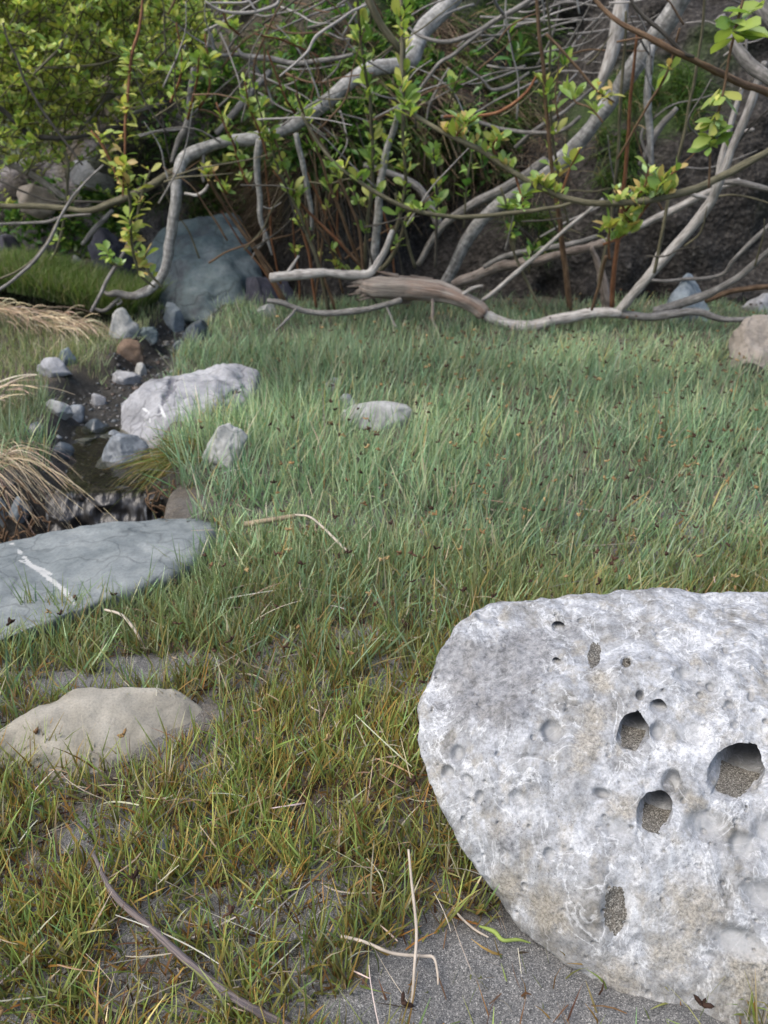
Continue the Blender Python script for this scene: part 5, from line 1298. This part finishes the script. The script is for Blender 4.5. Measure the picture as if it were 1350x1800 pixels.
def heads():
    tips = np.concatenate(HEADS); tips = tips[off_stones(tips[:, 0], tips[:, 1]) > .5]; B = Buf()
    bm = bmesh.new(); bmesh.ops.create_icosphere(bm, subdivisions=1, radius=1)
    base = np.array([v.co[:] for v in bm.verts]); tri = np.array([[v.index for v in f.verts] for f in bm.faces]); bm.free()
    cols = [(.035, .020, .014), (.06, .033, .022), (.20, .125, .055), (.27, .19, .09), (.12, .068, .034)]
    for t in tips:
        c0 = cols[random.choices(range(5), [4, 3, 2, 1.5, 2])[0]]
        for j in range(random.randint(2, 5)):
            d = np.array([random.gauss(0, .6), random.gauss(0, .6), random.gauss(.5, .4)]); d /= np.linalg.norm(d); L = random.uniform(.0030, .0054); W = L * random.uniform(.28, .42)
            ax = np.cross(d, [.3, .5, .2]); ax /= np.linalg.norm(ax); ay = np.cross(d, ax)
            v = t + d * L * .7 + base[:, :1] * ax * W + base[:, 1:2] * ay * W + base[:, 2:] * d * L
            c = np.array(c0) * random.uniform(.7, 1.3); B.add(v, f3=tri, col=np.tile([*c, 1], (len(v), 1)))
    tag(link('seed_heads', B.mesh('seed_heads'), M['litter']), 'small dark brown and orange seed heads of the sedge', 'seed heads', None, 'stuff')
heads()

# ------------------------------------------------------------------ dry grass clumps, roots and plants of the banks
def clump(name, label, cat, roots, dirs, length, width, bend_dir, bend, cols, mat='litter', seg=7):
    B = Buf(); n = len(roots); c = pal(n, *cols)
    ribbons(B, roots, unit(dirs), length, width, bend, c * .85, c, seg, bend_dir=bend_dir, taper=.6)
    loc = roots.mean(0); o = link(name, B.mesh(name, loc), M[mat], None, tuple(loc)); tag(o, label, cat); return o
STRAWC = ([(.46, .37, .25), (.36, .28, .18), (.55, .46, .33), (.24, .18, .11)], [4, 3, 2, 1.5])
def dry_clumps():
    n = 520                                             # mound of bleached grass beyond the left bank
    x = RNG.uniform(-1.75, -1.02, n); y = 2.60 + RNG.normal(size=n) * .05 + .10 * np.sin((x + 1.4) * 5)
    z = H(x, y) + .02 + .03 * np.exp(-((x + 1.33) / .30) ** 2)
    clump('dry_grass_clump', 'bleached mound of combed dry grass left of the bright green grass', 'dry grass', np.stack([x, y, z], 1), np.stack([.9 + RNG.normal(size=n) * .3, -.5 + RNG.normal(size=n) * .25, .35 + RNG.normal(size=n) * .15], 1), RNG.uniform(.08, .20, n), RNG.uniform(.002, .0035, n), np.stack([RNG.normal(size=n) * .15, -.2 * np.ones(n), -.75 * np.ones(n)], 1), RNG.uniform(.4, .9, n), STRAWC)
    n = 240                                             # straw hanging over the stream bank
    x = RNG.uniform(-1.02, -.78, n); y = 1.54 + RNG.normal(size=n) * .035; z = H(x, y) + .01
    clump('dry_grass_clump', 'long straw tuft drooping over the dark stream bank at the left', 'dry grass', np.stack([x, y, z], 1), np.stack([.75 + RNG.normal(size=n) * .25, -.35 + RNG.normal(size=n) * .2, .55 + RNG.normal(size=n) * .2], 1), RNG.uniform(.10, .25, n), RNG.uniform(.0016, .003, n), np.stack([.1 + RNG.normal(size=n) * .15, -.25 * np.ones(n), -1.0 * np.ones(n)], 1), RNG.uniform(.55, 1.1, n), STRAWC)
    n = 240
    x = RNG.uniform(-.47, -.34, n); y = 1.56 + RNG.normal(size=n) * .03; z = H(x, y)
    clump('drooping_grass_tuft', 'olive and orange grass tuft drooping beside the cascade', 'grass tuft', np.stack([x, y, z], 1), np.stack([-.65 + RNG.normal(size=n) * .25, -.4 + RNG.normal(size=n) * .2, .55 + RNG.normal(size=n) * .2], 1), RNG.uniform(.06, .15, n), RNG.uniform(.0016, .0028, n), np.stack([-.1 + RNG.normal(size=n) * .1, -.2 * np.ones(n), -.9 * np.ones(n)], 1), RNG.uniform(.3, .9, n), ([(.14, .17, .045), (.26, .17, .06), (.20, .20, .07), (.36, .28, .16)], [4, 3, 3, 1]), 'grass')
    n = 26
    x = RNG.uniform(-1.05, -.92, n); y = RNG.uniform(1.75, 1.95, n); z = H(x, y) + .03
    clump('dry_grass_clump', 'few thick pale straws curling at the photo edge above the bank', 'dry grass', np.stack([x, y, z], 1), np.stack([.8 + RNG.normal(size=n) * .3, RNG.normal(size=n) * .3, .35 + RNG.normal(size=n) * .2], 1), RNG.uniform(.08, .17, n), RNG.uniform(.003, .005, n), np.stack([RNG.normal(size=n) * .2, RNG.normal(size=n) * .2, -.8 * np.ones(n)], 1), RNG.uniform(.3, .8, n), STRAWC)
    # roots in the cleft
    B = Buf(); rg = random.Random(9)
    for i in range(150):
        x = rg.uniform(-1.05, -.68) if i % 4 else rg.uniform(-.47, -.38); y = 1.46 + rg.gauss(0, .02); z0 = rg.uniform(-.15, -.005); p = [np.array([x, y - rg.uniform(.01, .05), z0])]; a = rg.uniform(0, 6.28)
        for k in range(5):
            a += rg.gauss(0, .9); p.append(p[-1] + np.array([math.cos(a) * .012, -abs(math.sin(a)) * .008 + .004, rg.gauss(-.008, .010)]))
        tube(B, catmull(p, 4), np.linspace(.0024, .0012, 21), 5, .15, i)
    tag(link('roots', B.mesh('roots'), M['brown_bark']), 'brown curling roots hanging in the dark cleft', 'roots', None, 'stuff')
dry_clumps()

def bank_plants():
    def scatter(regions, n):
        P_, N_ = [], []
        for _ in range(n):
            (u0, v0, u1, v1) = random.choice(regions); p, nn = hill_hit(random.uniform(u0, u1), random.uniform(v0, v1)); P_.append(p); N_.append(nn if nn[1] < 0 else -nn)
        return np.array(P_), np.array(N_)
    B = Buf()                                            # green grass growing on the bank
    p, nn = scatter([(770, 20, 950, 200), (840, 60, 960, 230), (1090, 130, 1230, 250), (1050, 240, 1120, 330), (560, 40, 700, 260), (300, 60, 560, 300), (250, 260, 440, 380), (-50, 380, 250, 480), (900, 380, 960, 470)], 9000)
    n = len(p); cl = fbm(p, 9, 2, 5) > -.15; p, nn = p[cl], nn[cl]; n = len(p)
    dr = unit(nn + np.stack([RNG.normal(size=n) * .35, RNG.normal(size=n) * .3, .5 + RNG.normal(size=n) * .3], 1))
    c = pal(n, [(.035, .075, .015), (.06, .12, .02), (.09, .15, .03), (.12, .14, .05), (.30, .24, .14)], [3, 4, 3, 1, .8])
    ribbons(B, p, dr, RNG.uniform(.07, .2, n), RNG.uniform(.0025, .0045, n), RNG.uniform(.5, 1.2, n), c * .7, c, 4, bend_dir=np.stack([RNG.normal(size=n) * .3, -.3 * np.ones(n), -.8 * np.ones(n)], 1))
    tag(link('bank_grass', B.mesh('bank_grass'), M['grass']), 'tufts of dark green grass growing on the earth bank', 'grass', None, 'stuff')
    B = Buf()                                            # dead grass and rootlets hanging from the bank
    p, nn = scatter([(480, 20, 700, 200), (400, 300, 500, 420), (440, 120, 640, 330), (700, 150, 1000, 320), (720, 20, 800, 180), (330, 280, 480, 400)], 7000); n = len(p)
    dr = unit(nn + np.stack([RNG.normal(size=n) * .5, RNG.normal(size=n) * .3, RNG.normal(size=n) * .5], 1))
    c = pal(n, [(.12, .085, .055), (.20, .15, .095), (.07, .05, .035), (.30, .24, .17)], [4, 3, 3, 1])
    ribbons(B, p, dr, RNG.uniform(.06, .2, n), RNG.uniform(.0014, .003, n), RNG.uniform(.5, 1.4, n), c, c, 4, bend_dir=np.stack([RNG.normal(size=n) * .4, -.2 * np.ones(n), -.9 * np.ones(n)], 1), taper=.5)
    tag(link('hanging_dead_grass', B.mesh('hanging_dead_grass'), M['litter']), 'brown dead grass and rootlets hanging from the bank', 'dead grass', None, 'stuff')
    # leafy herbs on the shaded bank
    B = Buf()
    p, nn = scatter([(720, 120, 850, 330), (560, 180, 660, 290), (430, 180, 560, 280), (760, 200, 900, 330), (340, 330, 440, 400), (0, 380, 170, 470), (60, 330, 250, 420), (200, -20, 700, 200), (480, -20, 760, 170), (250, 100, 560, 300)], 2100)
    for q, m in zip(p, nn):
        base = q + m * random.uniform(.02, .10)
        for j in range(4):
            ya = m * .6 + np.array([random.gauss(0, .8), random.gauss(-.2, .5), random.gauss(.2, .6)]); ya /= np.linalg.norm(ya); nr = np.array([random.gauss(0, .5), -.3, 1.0])
            xa = np.cross(ya, nr); xa /= np.linalg.norm(xa); za = np.cross(xa, ya); v, f = LEAF_FAR[random.randrange(6)]; s = random.uniform(.03, .055)
            c = leaf_col_arr(random.choice(['deep', 'deep', 'green']), len(v)); c[:, :3] *= random.uniform(.55, 1.1)
            B.add(base + s * (v[:, :1] * xa + v[:, 1:2] * ya + v[:, 2:] * za), f4=f, col=c)
    tag(link('undergrowth', B.mesh('undergrowth'), M['leaf']), 'dark leafy herbs growing on the shaded bank', 'undergrowth', None, 'stuff')
bank_plants()
